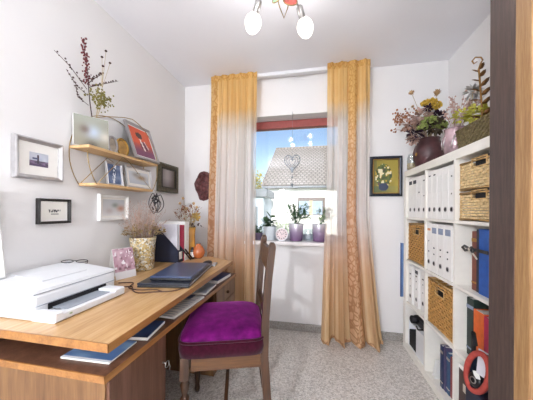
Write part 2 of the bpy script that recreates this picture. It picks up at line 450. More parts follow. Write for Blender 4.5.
struct(G().box(-60, 60, YB+WT, 120, -.75, -.6).build('ground_outside', M['lawn']))
hs = thing('house', 'white neighbouring house with grey tiled roof seen through the window', 'house', (2.5, 12, -.6))
g = G().box(-5.0, 5.5, 0, 9, 0, 2.85); g.add([(-5, 0, 2.85), (-5, 9, 2.85), (-5, 4.5, 5.7), (5.5, 0, 2.85), (5.5, 9, 2.85), (5.5, 4.5, 5.7)], [(0, 1, 2), (3, 5, 4)])
g.build('wall', M['render_white'], hs)
L = math.hypot(4.65, 3.02); an = math.atan2(3.18, 4.9)
for side in (0, 1):
    ro = G().box(-5.12, 6, 0, L, 0, .12).build('roof_slope', M['tiles'], hs)
    ro.location = (0, -.15, 2.92) if side == 0 else (.88, 9.15, 2.92)
    ro.rotation_euler = (an, 0, 0) if side == 0 else (an, 0, PI)
G().box(-5.1, 6, -.24, -.14, 2.86, 2.96, .02).build('gutter', M['shed_roof'], hs)
G().box(-5.12, 6, 4.4, 4.6, 5.98, 6.12, .03).build('ridge_cap', M['tiles'], hs)
for wx in (-3.27, .9):
    w = G().box(wx, wx+1.32, -.03, .02, 1.50, 2.40).build('window', M['far_dark'], hs)
    for k in range(2): G().box(wx+.05+k*.64, wx+.55+k*.64, -.045, -.02, 1.56, 2.22).build('pane', M['far_glass'], w)
    G().box(wx+.55, wx+.72, -.05, -.02, 1.52, 2.25).build('mullion', M['beige'], w)
    G().box(wx-.05, wx+1.37, -.12, .0, 1.42, 1.50).build('window_ledge', M['render_white'], w)
sh = thing('garden_shed', 'small pale blue garden shed with flat grey roof beside the white house', 'shed', (-2.75, 9.5, -.6))
G().box(-1.0, .75, 0, 1.8, 0, 2.35).build('wall', M['shed_paint'], sh)
G().box(-1.1, .90, -.1, 1.9, 2.3, 2.62, .02).build('roof', M['shed_roof'], sh)
G().box(.2, .45, -.12, -.09, 2.36, 2.56).build('roof_vent', M['far_dark'], sh)
G().box(-.1, .5, -.03, .01, .1, 1.9).build('door', M['shed_roof'], sh)
tr = thing('tree', 'yellow green leafy tree behind the garden shed', 'tree', (-3.9, 15.2, -.6))
random.seed(5)
M['leaf_yellow'] = plain('yellow_green_leaves', 'c4b944', .7, var=.3, nscale=2); M['bark'] = plain('bark', '5c4a38', .9)
G().tube([(0, 0, 0), (.05, 0, 1.5), (0, .1, 3)], [.12, .1, .05], 7).build('trunk', M['bark'], tr)
g = G()
for i in range(1500):
    u = Vector((random.gauss(0, 1), random.gauss(0, 1), random.gauss(0, 1))).normalized()*random.uniform(.3, 1); u.x *= 1.1; u.z *= 1.25
    g.leaf(Vector((0, 0, 3.3))+u, (random.uniform(-1, 1), random.uniform(-1, 1), random.uniform(-.6, .6)), .16, .09)
g.build('crown', M['leaf_yellow'], tr)
# shrub under the house wall
sb = thing('garden_shrub', 'low light green shrub in front of the white house', 'shrub', (-1.45, 11.3, -.6))
M['leaf_pale'] = plain('pale_green_leaves', '9fb08e', .7, var=.25, nscale=3)
g = G()
for i in range(700):
    u = Vector((random.uniform(-.35, .35), random.uniform(-.25, .25), random.uniform(0, 1.0)))
    g.leaf(Vector((0, 0, .1))+u, (random.uniform(-1, 1), random.uniform(-1, 1), random.uniform(0, 1)), .12, .06)
g.build('foliage', M['leaf_pale'], sb); G().tube([(0, 0, 0), (0, 0, .6)], [.03, .015], 5).build('stem', M['bark'], sb)

# ------------------------------------------------------------------ desk
def shift(g, loc): g.v = [(p[0]-loc[0], p[1]-loc[1], p[2]-loc[2]) for p in g.v]; return g
DK = (-1.0, 1.3, 0)
desk = thing('desk', 'honey brown wooden desk with an open slot under the top along the left wall', 'desk', DK)
ZT = .725
def dpart(g, name, mat, parent=None): return shift(g, DK).build(name, M[mat], parent or desk)
topo = [(-1.335, .645), (-.636, .645), (-.666, 1.90), (-.90, 2.02), (-1.335, 2.07)]
dpart(G().prism(topo, .698, ZT), 'table_top', 'desk_top')
e = G(); e.prism([(-.6365, .641), (-.6335, .641), (-.6635, 1.902), (-.6665, 1.902)], .697, ZT+.0005)
e.prism([(-1.335, .641), (-.6335, .641), (-.6335, .6455), (-1.335, .6455)], .697, ZT+.0005)
dpart(e, 'edge_band', 'desk_edge')
low = [(-1.335, .657), (-.660, .657), (-.652, 1.95), (-.90, 2.03), (-1.335, 2.07)]
dpart(G().prism(low, .588, .610), 'lower_board', 'desk_body')
e = G(); e.prism([(-.6605, .652), (-.657, .652), (-.649, 1.955), (-.6525, 1.955)], .5875, .6105)
e.prism([(-1.335, .652), (-.657, .652), (-.657, .6575), (-1.335, .6575)], .5875, .6105)
dpart(e, 'edge_band', 'desk_edge')
dpart(G().box(-1.335, -1.315, .66, 2.05, .610, .698), 'back_rail', 'desk_body')
dpart(G().box(-1.315, -.95, 1.97, 1.99, .610, .698), 'upright', 'desk_body')
dpart(G().box(-1.315, -1.25, .72, .74, .610, .698), 'upright', 'desk_body')
pd = dpart(G().box(-1.32, -.672, .668, .985, 0, .588), 'pedestal', 'desk_panel')
dr = dpart(G().box(-.672, -.660, .672, .981, .03, .583, .002), 'cabinet_door', 'desk_body')
ky = G().tube([(-.660, 1.0-.045, .468), (-.640, 1.0-.045, .468)], .003, 6)
ring = [(-.636, .955+.014*math.cos(a), .468+.014*math.sin(a)-.004) for a in [2*PI*k/14 for k in range(14)]]
ky.tube(ring, .0018, 5, True); ky.tube([(-.636, .969, .462), (-.634, .976, .44), (-.636, .968, .425)], .0015, 5)
shift(ky, DK).build('key', M['steel'], dr)
pd2 = dpart(G().box(-1.32, -.672, 1.545, 1.945, 0, .588), 'pedestal', 'desk_panel')
zz = [.583, .46, .31, .16, .03]
for k in range(4):
    d = dpart(G().box(-.672, -.656, 1.55, 1.94, zz[k+1]+.003, zz[k]-.003, .002), 'drawer', 'desk_panel')
    shift(G().ball((-.645, 1.745, (zz[k]+zz[k+1])/2), .012, 10, 8, (1, 1, 1)).tube([(-.658, 1.745, (zz[k]+zz[k+1])/2), (-.645, 1.745, (zz[k]+zz[k+1])/2)], .005, 8), DK).build('knob', M['chair_wood'], d)
dpart(G().box(-1.32, -1.30, .985, 1.545, .12, .588), 'back_panel', 'desk_body')

# things lying in the slot under the desk top
def sheet(name, label, cat, x, y, z, w, d, rz, mat, thick=.004, fn=None):
    t = thing(name, label, cat, (x, y, z), (0, 0, rz))
    G().box(-w/2, w/2, -d/2, d/2, 0, thick, .0008, 1).build('pages', M['paper'], t)
    if fn:
        o = picture('cover', -w/2, w/2, -d/2, d/2, 0, fn, t, 24, 24); o.rotation_euler = (-PI/2, 0, 0); o.location = (0, 0, thick+.0006)
    else: G().box(-w/2-.001, w/2+.001, -d/2-.001, d/2+.001, thick, thick+.001).build('cover', mat, t)
    return t
def bluecover(u, v):
    c = mixc(hx('3d5f9c'), hx('7fa3cc'), vnoise(u*3, v*6, 3))
    if v < .08 or abs(u-.55) < .012: c = hx('dfe6ee')
    return c
M['blue_card'] = plain('blue_card', '37528a', .5)
def fnnavy(u, v):
    c = mixc(hx('22345e'), hx('3f5f98'), vnoise(u*4, v*3, 8))
    return hx('c9d2de') if u < .06 else c
sheet('magazine', 'light blue magazine poking out of the desk slot at its near corner', 'magazine', -.80, .775, .6105, .20, .14, R(2), None, .006, bluecover)
sheet('magazine', 'dark blue magazine in the desk slot behind the light blue one', 'magazine', -.78, .93, .6105, .20, .15, R(8), None, .012, fnnavy)
def fnprint(u, v):
    if v > .8 and u < .7: return hx('6d7da8')
    return hx('b9bcc4') if (int(v*22) % 2 == 0 and .1 < u < .9) else hx('eceae6')
sheet('paper_sheet', 'printed white sheets lying in the desk slot beside the chair', 'paper', -.765, 1.22, .6105, .20, .30, R(-3), None, .010, fnprint)
def fngrey(u, v): return mixc(hx('8d97a8'), hx('d5d7dc'), vnoise(u*5, v*5, 4))
sheet('paper_sheet', 'grey patterned leaflet in the middle of the desk slot', 'paper', -.765, 1.50, .6105, .18, .2, R(4), None, .012, fngrey)
sheet('notebook', 'thin dark blue notebook at the far end of the desk slot', 'notebook', -.775, 1.76, .6105, .2, .22, R(-5), M['blue_card'], .022)
sheet('notebook', 'pale notebook under the laptops inside the desk slot', 'notebook', -.95, 1.30, .6105, .15, .21, R(6), M['paper'], .018)

# ------------------------------------------------------------------ printer
pr = thing('printer', 'white all-in-one printer on the near end of the desk', 'printer', (-1.18, .9, ZT))
def ppart(g, name, mat, parent=None): return shift(g, (-1.18, .9, ZT)).build(name, M[mat], parent or pr)
ppart(G().box(-1.325, -1.035, .71, 1.088, ZT, .822, .010), 'body', 'white_plastic')
ppart(G().box(-1.318, -1.042, .717, 1.081, .821, .826), 'seam', 'grey_plastic')
lid = G(); x0, x1, y0, y1 = -1.325, -1.037, .71, 1.088
lid.add([(x0, y0, .826), (x1, y0, .826), (x1, y1, .826), (x0, y1, .826), (x0, y0, .866), (x1-.004, y0+.003, .837), (x1-.004, y1-.003, .837), (x0, y1, .866)],
        [(3, 2, 1, 0), (4, 5, 6, 7), (0, 1, 5, 4), (1, 2, 6, 5), (2, 3, 7, 6), (3, 0, 4, 7)])
ld = ppart(lid, 'scanner_lid', 'white_plastic')
g = G().add([(-1.29, .80, .8632), (-1.12, .80, .8462), (-1.12, 1.0, .8462), (-1.29, 1.0, .8632), (-1.29, .80, .866), (-1.12, .80, .849), (-1.12, 1.0, .849), (-1.29, 1.0, .866)],
            [(4, 5, 6, 7), (0, 1, 5, 4), (1, 2, 6, 5), (2, 3, 7, 6), (3, 0, 4, 7)])
shift(g, (-1.18, .9, ZT)).build('feeder_cover', M['white_plastic'], ld)
tray = G()
pf = [(-1.05, .725), (-.945, .725), (-.935, .731), (-.935, .760), (-.942, .764), (-1.05, .764)]
for (ya, yb) in ((.715, .74), (.985, 1.04)): 
    n = len(pf); vs = [(x, ya, z) for x, z in pf]+[(x, yb, z) for x, z in pf]
    tray.add(vs, [list(range(n)), list(reversed(range(n, 2*n)))]+[(i, n+i, n+(i+1) % n, (i+1) % n) for i in range(n)])
pf2 = [(-1.05, .725), (-.945, .725), (-.935, .731), (-.935, .752), (-.942, .756), (-1.05, .745)]
n = len(pf2); vs = [(x, .74, z) for x, z in pf2]+[(x, .985, z) for x, z in pf2]
tray.add(vs, [list(range(n)), list(reversed(range(n, 2*n)))]+[(i, n+i, n+(i+1) % n, (i+1) % n) for i in range(n)])
ppart(tray, 'output_tray', 'white_plastic')
ppart(G().box(-1.037, -1.032, .76, 1.03, .752, .776, .002), 'paper_slot', 'black_matt')
ppart(G().box(-1.037, -1.030, .715, 1.083, .778, .780), 'panel_seam', 'grey_plastic')
ppart(G().box(-.9365, -.9335, .765, .775, .741, .747), 'status_light', 'leaf_pale')
ppart(G().box(-1.032, -.955, .775, .975, .7548, .758, .001), 'tray_extension', 'grey_plastic')
# framed card standing on the printer, cut by the picture's edge
FR = {}
def frame(name, label, cat, loc, rz, w, h, bar, depth, fmat, fn, matw=0, tilt=0, res=(28, 28), profile=None, stand=False, glass=False, lip=None):
    """picture frame, bottom centre at loc, facing local -Y, lying against local Y = 0"""
    t = thing(name, label, cat, loc, (-tilt, 0, rz))
    g = G(); b = bar
    xo, zo = w/2, h
    rings = [(0, 0), (0, -depth), (b*.35, -depth-.003), (b, -depth*.75), (b, -depth*.4)]
    vs = []; fs = []
    for ins, y in rings:
        vs += [(-xo+ins, y, ins), (xo-ins, y, ins), (xo-ins, y, zo-ins), (-xo+ins, y, zo-ins)]
    for k in range(len(rings)-1):
        for i in range(4):
            j = (i+1) % 4; fs.append((k*4+i, k*4+j, k*4+4+j, k*4+4+i))
    g.add(vs, fs); g.build('frame', fmat, t)
    G().box(-xo+.001, xo-.001, -depth*.35, 0, .001, zo-.001).build('backing', M['black_matt'], t)
    y = -depth*.42
    if matw:
        g = G(); a = b*.9; c = b+matw
        vs = [(-xo+a, y, a), (xo-a, y, a), (xo-a, y, zo-a), (-xo+a, y, zo-a), (-xo+c, y, c), (xo-c, y, c), (xo-c, y, zo-c), (-xo+c, y, zo-c)]
        g.add(vs, [(0, 1, 5, 4), (1, 2, 6, 5), (2, 3, 7, 6), (3, 0, 4, 7)]).build('passepartout', M['mat_board'], t)
    i = b+matw-.001
    picture('picture', -xo+i, xo-i, i, zo-i, y+.0006 if matw else y, fn, t, res[0], res[1])
    if lip is not None:
        g = G(); q = b*.8
        for (xa, xb, za, zb) in ((-xo+q, xo-q, q, q+.006), (-xo+q, xo-q, zo-q-.006, zo-q), (-xo+q, -xo+q+.006, q, zo-q), (xo-q-.006, xo-q, q, zo-q)):
            g.box(xa, xb, -depth-.002, -depth*.5, za, zb)
        g.build('inner_lip', lip, t)
    if stand:
        G().add([(-.02, -depth*.3, h*.75), (.02, -depth*.3, h*.75), (.02, h*math.tan(tilt+.1)*.8+.02, 0.004), (-.02, h*math.tan(tilt+.1)*.8+.02, 0.004),
                 (-.02, -depth*.3-.002, h*.73), (.02, -depth*.3-.002, h*.73), (.02, h*math.tan(tilt+.1)*.8+.018, 0.002), (-.02, h*math.tan(tilt+.1)*.8+.018, 0.002)],
                [(0, 1, 2, 3), (7, 6, 5, 4), (0, 4, 5, 1), (2, 6, 7, 3), (1, 5, 6, 2), (0, 3, 7, 4)]).build('easel_back', M['black_matt'], t)
    return t
M['frame_white_wood'] = plain('white_painted_frame', 'f0efec', .45, var=.03)
M['frame_black'] = plain('black_painted_frame', '1e1b1b', .4, var=.15)
M['frame_navy'] = plain('navy_frame', '18202f', .4, var=.15)
M['frame_antique'] = plain('antique_green_gold_frame', '5d5846', .45, .3, .3, 60, .002)
M['frame_pewter'] = plain('pewter_frame', 'a6a3a4', .35, .6, .08)
WR = PI/2
def p_card(u, v):
    if v < .12 and u > .3: return hx('2c2c30') if (int(u*12) % 2 == 0) else hx('e8e8e6')
    if .20 < v < .27 and u > .45: return hx('3a3a40')
    return hx('f2f2f0')
frame('picture_frame', 'white framed card standing on the printer at the left picture edge', 'picture frame', (XL+.065, .695, .862), WR, .145, .38, .018, .014, M['frame_white_wood'], p_card, .012, tilt=R(8), stand=False)
def p_land(u, v):
    if v < .18: c = hx('5a4a66')
    elif v < .42: c = mixc(hx('8d7898'), hx('4b4652'), vnoise(u*9, v*14, 2))
    else: c = mixc(hx('cfd3dd'), hx('aeb6c8'), vnoise(u*5, v*4, 1))
    if abs(u-.46) < .05 and .2 < v < .85: c = hx('4a4350')
    if abs(u-.3) < .12 and .5 < v < .62: c = hx('58607c')
    return c
frame('picture_frame', 'silver framed landscape photo with wide white mount on the left wall', 'picture frame', (XL+.002, .934, 1.296), WR, .212, .196, .020, .022, M['silver'], p_land, .045, res=(30, 24))
def p_text(u, v):
    if .42 < v < .62 and .25 < u < .78: return hx('4a4a4c') if vnoise(u*26, v*9, 5) > .52 else hx('e9e6de')
    if .30 < v < .36 and .35 < u < .7: return hx('8a8884')
    return hx('efece4')
frame('picture_frame', 'small black framed card with a line of writing on the left wall', 'picture frame', (XL+.002, 1.006, 1.076), WR, .160, .129, .013, .020, M['frame_black'], p_text, .012, res=(36, 28))
def p_blur1(u, v):
    c = mixc(hx('e9e8e8'), hx('cfd2d6'), v); c = mixc(c, hx('8a9488'), .8*math.exp(-((u-.55)**2+(v-.65)**2)/.02))
    c = mixc(c, hx('c98f78'), .85*math.exp(-((u-.82)**2+(v-.45)**2)/.03)); return mixc(c, hx('b9a6a4'), .5*math.exp(-((u-.3)**2+(v-.3)**2)/.03))
frame('picture_frame', 'white framed pale blurred photo below the wire shelf', 'picture frame', (XL+.002, 1.386, 1.078), WR, .242, .172, .018, .020, M['frame_white_wood'], p_blur1, .014)
def p_blur2(u, v):
    c = mixc(hx('6b625f'), hx('b9b2b2'), .5+.5*math.cos((u-.45)*5)); return mixc(c, hx('453b3a'), max(0, .5-v))
frame('picture_frame', 'ornate dark antique frame with grey brown photo beside the wire shelf', 'picture frame', (XL+.002, 1.990, 1.312), WR, .300, .258, .050, .026, M['frame_antique'], p_blur2, 0, lip=M['frame_black'])

# ------------------------------------------------------------------ wire wall shelf
ws = thing('wall_shelf', 'oval brass wire wall shelf with two light wooden boards on the left wall', 'wall shelf', (XL, 1.378, 1.295))
def wpart(g, name, mat, parent=None): return shift(g, (XL, 1.378, 1.295)).build(name, M[mat], parent or ws)
wpart(G().box(XL+.006, XL+.135, 1.088, 1.668, 1.492, 1.508, .002), 'upper_board', 'board')
wpart(G().box(XL+.006, XL+.135, 1.140, 1.616, 1.288, 1.304, .002), 'lower_board', 'board')
def oval(x):
    pts = []
    a0 = math.asin((1.296-1.47)/.295)
    for k in range(49):
        a = a0+(PI-2*a0)*k/48; pts.append((x, 1.378-.295*math.cos(a), 1.47+.295*math.sin(a)))
    return pts
wpart(G().tube(oval(XL+.008), .0025, 6), 'oval_wire', 'brass')
fo = oval(XL+.131)
wpart(G().tube([p for p in fo if p[1] < 1.3 and p[2] < 1.50], .0025, 6), 'front_wire', 'brass')
fo = [p for p in fo if p[1] > 1.40]
wpart(G().tube([(XL+.010, 1.19, 1.695), (XL+.06, 1.27, 1.735), (XL+.11, 1.36, 1.760)]+fo, .0025, 6), 'front_wire', 'brass')
for x in (XL+.010, XL+.130):
    wpart(G().tube([(x, 1.15, 1.306), (x, 1.33, 1.490), (x, 1.38, 1.470), (x, 1.60, 1.306)], .0022, 5), 'brace_wire', 'brass')
# canvas photo leaning on upper board
def p_blur3(u, v):
    c = mixc(hx('8d8878'), hx('9a9c90'), v); c = mixc(c, hx('b3bfd0'), .95*math.exp(-((u-.55)**2+(v-.5)**2)/.05))
    c = mixc(c, hx('6e5a52'), .7*math.exp(-((u-.3)**2+(v-.55)**2)/.02)); c = mixc(c, hx('4c463e'), .8*math.exp(-((u-.5)**2+(v-.02)**2)/.03))
    return mixc(c, hx('d8cfc4'), .7*math.exp(-((u-.9)**2+(v-.4)**2)/.03))
pc = thing('canvas_photo', 'blurred colour photo block with white edge at the left end of the upper board', 'photo', (XL+.068, 1.160, 1.509), (-R(2), 0, R(60)))
G().box(-.085, .085, -.018, 0, 0, .178, .0015).build('block', M['frame_white_wood'], pc)
picture('picture', -.0835, .0835, .002, .176, -.0186, p_blur3, pc, 26, 22, PRINT_GLOSS)
# tall dried branch in a slim vase behind the photo
vs_ = tag(shift(G().lathe([(.018, 0), (.020, .01), (.017, .08), (.013, .12), (.015, .15), (.012, .15), (.010, .12)], 14, (XL+.026, 1.222, 1.509)), (XL+.026, 1.222, 1.509)).build('bud_vase', M['clear_glass']),
          'slim glass bud vase behind the photo block on the upper board', 'vase'); vs_.location = (XL+.026, 1.222, 1.509)
random.seed(11)
M['twig'] = plain('dark_brown_twig', '4a3430', .85, var=.2); M['berry'] = plain('dark_red_blossom', '6b2c30', .8, var=.35, nscale=80)
M['olive_flower'] = plain('olive_yellow_blossom', '7d7438', .85, var=.35, nscale=90); M['pale_stem'] = plain('pale_straw_stem', 'b9a682', .85, var=.2)
BR0 = (XL+.026, 1.222, 1.53)
br = thing('dried_branch', 'tall dried branch with dark red blossoms above the wire shelf', 'dried flower', BR0)
def bpart(g, name, mat): return shift(g, BR0).build(name, M[mat], br)
bpart(G().tube([BR0, (-1.305, 1.205, 1.644), (-1.28, 1.160, 1.757), (-1.27, 1.141, 1.836), (-1.27, 1.133, 1.947), (-1.27, 1.117, 2.022), (-1.27, 1.105, 2.109)], [.0035, .0032, .003, .0026, .0022, .0018, .001], 5), 'stem', 'twig')
side = [[(-1.265, 1.125, 1.833), (-1.25, 1.071, 1.855), (-1.25, 1.017, 1.898), (-1.25, .939, 1.93)], [(-1.27, 1.135, 1.803), (-1.25, 1.055, 1.814), (-1.25, .997, 1.871)],
        [(-1.275, 1.145, 1.751), (-1.25, 1.061, 1.757), (-1.25, 1.047, 1.815)], [(-1.265, 1.135, 1.848), (-1.25, 1.181, 1.884), (-1.25, 1.327, 1.985)], [(-1.265, 1.13, 1.868), (-1.25, 1.162, 1.915), (-1.25, 1.222, 1.978)]]
def along(pts, t):
    n = len(pts)-1; k = min(int(t*n), n-1); return Vector(pts[k]).lerp(Vector(pts[k+1]), t*n-k)
for pts in side:
    bpart(G().tube(pts, [.0022]*(len(pts)-1)+[.0012], 4), 'side_twig', 'twig')
    g = G()
    for k in range(12):
        p = along(pts, .25+.75*k/12)+Vector((random.uniform(-.006, .006), random.uniform(-.006, .006), random.uniform(0, .008))); g.ball(p, random.uniform(.003, .0058), 5, 4)
    bpart(g, 'buds', 'twig')['kind'] = 'stuff'
g = G(); mp = [(-1.27, 1.138, 1.86), (-1.27, 1.133, 1.947), (-1.27, 1.117, 2.022), (-1.27, 1.105, 2.115)]
for k in range(110):
    t = k/110; r = .015*(1-.6*t)
    g.ball(along(mp, t)+Vector((random.gauss(0, r), random.gauss(0, r), 0))*.8, random.uniform(.003, .0065), 5, 4)
bpart(g, 'blossom_spike', 'berry')['kind'] = 'stuff'
UM0 = (XL+.03, 1.225, 1.53)
um = thing('dried_umbel', 'olive yellow dried flower umbel beside the tall red branch', 'dried flower', UM0)
g = G()
for q in ((-1.22, 1.155, 1.77), (-1.215, 1.185, 1.80), (-1.22, 1.20, 1.83)): g.tube([UM0, (-1.30, 1.215, 1.69), q], .0016, 4)
shift(g, UM0).build('stem', M['pale_stem'], um)
g = G()
for k in range(190): g.ball(Vector((-1.22, 1.172, 1.795))+Vector((random.gauss(0, .02), random.gauss(0, .026), random.gauss(0, .026))), random.uniform(.0035, .0065), 5, 4)
shift(g, UM0).build('flower_head', M['olive_flower'], um)['kind'] = 'stuff'
sd = thing('dried_seed_stem', 'thin pale dried stem with dark seed heads above the photo block', 'dried flower', UM0)
pp = [(-1.2, 1.185, 2.081), (-1.2, 1.159, 2.029), (-1.2, 1.166, 1.981), (-1.2, 1.214, 2.028), (-1.2, 1.150, 1.93)]
g = G(); h_ = G()
for p in pp: g.tube([UM0, (-1.30, 1.215, 1.69), (-1.22, 1.18, 1.86), p], .0010, 4); shift(G().ball(p, .0075, 7, 5, (1, 1, .8)), UM0).build('seed_head', M['twig'], sd)
shift(g, UM0).build('stem', M['pale_stem'], sd)
# two small oval frames, red picture on upper board
M['gold_frame'] = plain('gold_oval_frame', 'b08a45', .35, .7, .15, 60)
def ovalframe(label, loc, rz, w, h, tilt, fmat, c1, c2):
    t = thing('oval_frame', label, 'picture frame', loc, (-tilt, 0, rz))
    n = 24; pts = [(w/2*math.cos(2*PI*k/n), -.006, h/2+h/2*math.sin(2*PI*k/n)) for k in range(n)]
    G().tube(pts, .007, 6, True).build('frame', fmat, t)
    g = G(); g.add([(p[0]*.97, -.003, h/2+(p[2]-h/2)*.97) for p in pts]+[(0, -.003, h/2)], [(k, (k+1) % n, n) for k in range(n)]); 
    g.add([(p[0]*.97, 0.002, h/2+(p[2]-h/2)*.97) for p in pts], [list(reversed(range(n)))]).build('backing', M['black_matt'], t)
    g = G(); g.add([(p[0]*.85, -.0045, h/2+(p[2]-h/2)*.85) for p in pts], [list(range(n))]).build('picture', plain('small_portrait_print', c1, .4, var=.35, nscale=26), t)
    return t
ovalframe('small silver oval frame on the upper board next to the photo block', (XL+.09, 1.292, 1.510), R(70), .052, .105, R(10), M['frame_pewter'], 'a09484', 'c')
ovalframe('small gold oval frame on the upper board beside the red picture', (XL+.092, 1.372, 1.510), R(78), .078, .115, R(12), M['gold_frame'], 'a88146', 'c')
def p_red(u, v):
    c = mixc(hx('d9543a'), hx('e06a48'), vnoise(u*4, v*5, 6))
    if v < .45: c = mixc(c, hx('7d4a6a'), min(1, (.5-v)*3.2))
    if ((u-.42)/.16)**2+((v-.74)/.11)**2 < 1: c = hx('4a2c2c')
    if abs(u-.42-(.6-v)*.3) < .045 and .22 < v < .62: c = hx('efe0da')
    if abs(u-.66-(.5-v)*.5) < .03 and .30 < v < .58: c = hx('e8cfc8')
    if ((u-.55)/.2)**2+((v-.4)/.16)**2 < 1 and c[1] < .45: c = hx('6a3048')
    return c
frame('picture_frame', 'grey framed bright red picture leaning on the upper board', 'picture frame', (XL+.130, 1.560, 1.510), WR, .255, .285, .020, .016, M['frame_pewter'], p_red, .008, tilt=R(20), res=(30, 36))
# lower board
def p_bluepic(u, v):
    c = mixc(hx('3d5078'), hx('8796b4'), vnoise(u*5, v*6, 9))
    return hx('e6ebf2') if abs(u-.5-(v-.5)*.25) < .1 and vnoise(u*12, v*10, 3) > .3 else c
frame('picture_frame', 'small silver framed blue white photo on the lower board', 'picture frame', (XL+.080, 1.318, 1.3045), WR, .125, .150, .012, .012, M['silver'], p_bluepic, 0, tilt=R(7), stand=True)
def p_blur4(u, v):
    c = mixc(hx('b9bec6'), hx('dfe2e6'), v); c = mixc(c, hx('8f6f4a'), .9*math.exp(-((u-.62)**2/.05+(v-.55)**2/.03)))
    return mixc(c, hx('74695e'), .6*math.exp(-((u-.35)**2+(v-.75)**2)/.03))
frame('picture_frame', 'wide silver framed blurred brown photo on the right of the lower board', 'picture frame', (XL+.082, 1.540, 1.3045), WR, .262, .155, .013, .014, M['silver'], p_blur4, .020, tilt=R(8), stand=True)
# looped black cable hanging from the lower board
hc = thing('hanging_cable', 'looped black cable with small dark beads hanging from the lower board', 'cable', (XL+.118, 1.655, 1.285))
g = G()
for (cy, cz, ry, rz_, dx, tl) in ((-.01, -.085, .045, .08, 0, .1), (.045, -.085, .052, .072, .012, -.3), (.005, -.075, .022, .072, .02, .05), (.03, -.10, .06, .055, -.01, .35)):
    pts = []
    for k in range(26):
        a = 2*PI*k/26; y = ry*math.cos(a); z = rz_*math.sin(a); pts.append((dx+.006*math.cos(3*a), cy+y*math.cos(tl)-z*math.sin(tl), cz+y*math.sin(tl)+z*math.cos(tl)))
    g.tube(pts, .0032, 5, True)
g.build('loops', M['black'], hc)
g = G()
random.seed(3)
for k in range(16): g.ball((random.uniform(-.005, .02), random.gauss(-.005, .012), -.13+random.uniform(0, .11)), random.uniform(.006, .010), 6, 5)
g.build('beads', M['black'], hc)
G().tube([(0, 0, -.012), (0.01, 0, .0), (.012, 0, .018), (-.0, 0, .018)], .002, 5).build('hook', M['steel'], hc)

# carved mask on back wall
mk = thing('wall_mask', 'dark reddish brown carved relief mask on the back wall beside the curtain', 'wall ornament', (-1.125, YB, 1.245))
M['carved'] = plain('carved_dark_wood', '5b2e2e', .55, var=.45, nscale=40, bmp=.006)
g = G(); NX, NZ = 20, 28; vs = []; fs = []
def mask_w(t): return .092*(.90+.10*math.sin(t*7+3.9)+.03*math.sin(t*23))*math.sqrt(max(0, 1-(2*t-1)**4))
for j in range(NZ+1):
    t = j/NZ; w = mask_w(t)
    for i in range(NX+1):
        s = 2*i/NX-1; d = .055*math.sqrt(max(0, 1-s*s))*math.sqrt(max(0, 1-(2*t-1)**8))
        d *= .8+.3*math.sin(s*9+t*14)*math.cos(t*21-s*3)
        d += .012*math.exp(-((s)**2/.05+(t-.55)**2/.01))-.012*math.exp(-((abs(s)-.45)**2/.03+(t-.68)**2/.004))
        vs.append((s*w+.012*math.sin(t*9), -max(0, d), t*.31))
for j in range(NZ):
    for i in range(NX): a = j*(NX+1)+i; fs.append((a, a+1, a+NX+2, a+NX+1))
g.add(vs, fs, True).build('relief', M['carved'], mk)
g = G(); g.tube([(-.03, -.05, .19), (0, -.062, .17), (.04, -.05, .2)], .006, 6).tube([(-.045, -.05, .09), (0, -.062, .075), (.045, -.05, .1)], .006, 6).tube([(-.04, -.045, .25), (0, -.06, .265), (.04, -.045, .24)], .006, 6)
g.build('carved_ridge', M['carved'], mk)
# painting on back wall
def p_flow(u, v):
    c = mixc(hx('8a8038'), hx('c2ad52'), vnoise(u*4, v*4, 1)) if u > .15 else hx('7a7340')
    c = mixc(c, hx('b7a24c'), u*.5)
    if v < .2: c = mixc(hx('5e6b4a'), hx('a89b4e'), u)
    if ((u-.42)/.34)**2+((v-.52)/.36)**2 < 1:
        n = vnoise(u*13, v*13, 4); c = mixc(hx('3c4a34'), hx('6f7a3e'), n)
        m = vnoise(u*17+5, v*17, 9)
        if m > .66: c = hx('e6dcb8')
        elif m > .58: c = hx('c9a83c')
        elif m < .14: c = hx('7a4a58')
    if ((u-.42)/.2)**2+((v-.18)/.12)**2 < 1: c = mixc(hx('4a5470'), hx('2e3648'), u)
    return c
frame('painting', 'navy framed still life painting of a flower bouquet on the back wall', 'painting', (.628, YB-.002, 1.283), 0, .268, .356, .032, .022, M['frame_navy'], p_flow, 0, res=(34, 44), lip=M['gold_frame'])

# ------------------------------------------------------------------ things on the desk
gl = thing('reading_glasses', 'black reading glasses folded on the far end of the printer lid', 'glasses', (-1.265, 1.055, .8645), (R(-76), R(3), R(35)))
for s in (-1, 1):
    G().tube([(.026*math.cos(a)+s*.032, 0, .018+.016*math.sin(a)) for a in [2*PI*k/16 for k in range(16)]], .0022, 5, True).build('rim', M['black'], gl)
    G().tube([(s*.058, 0, .022), (s*.057, .012, .018), (-s*.03, .018+.006*s, .006)], .002, 5).build('temple', M['black'], gl)
G().tube([(-.007, 0, .022), (0, 0, .026), (.007, 0, .022)], .002, 5).build('bridge', M['black'], gl)
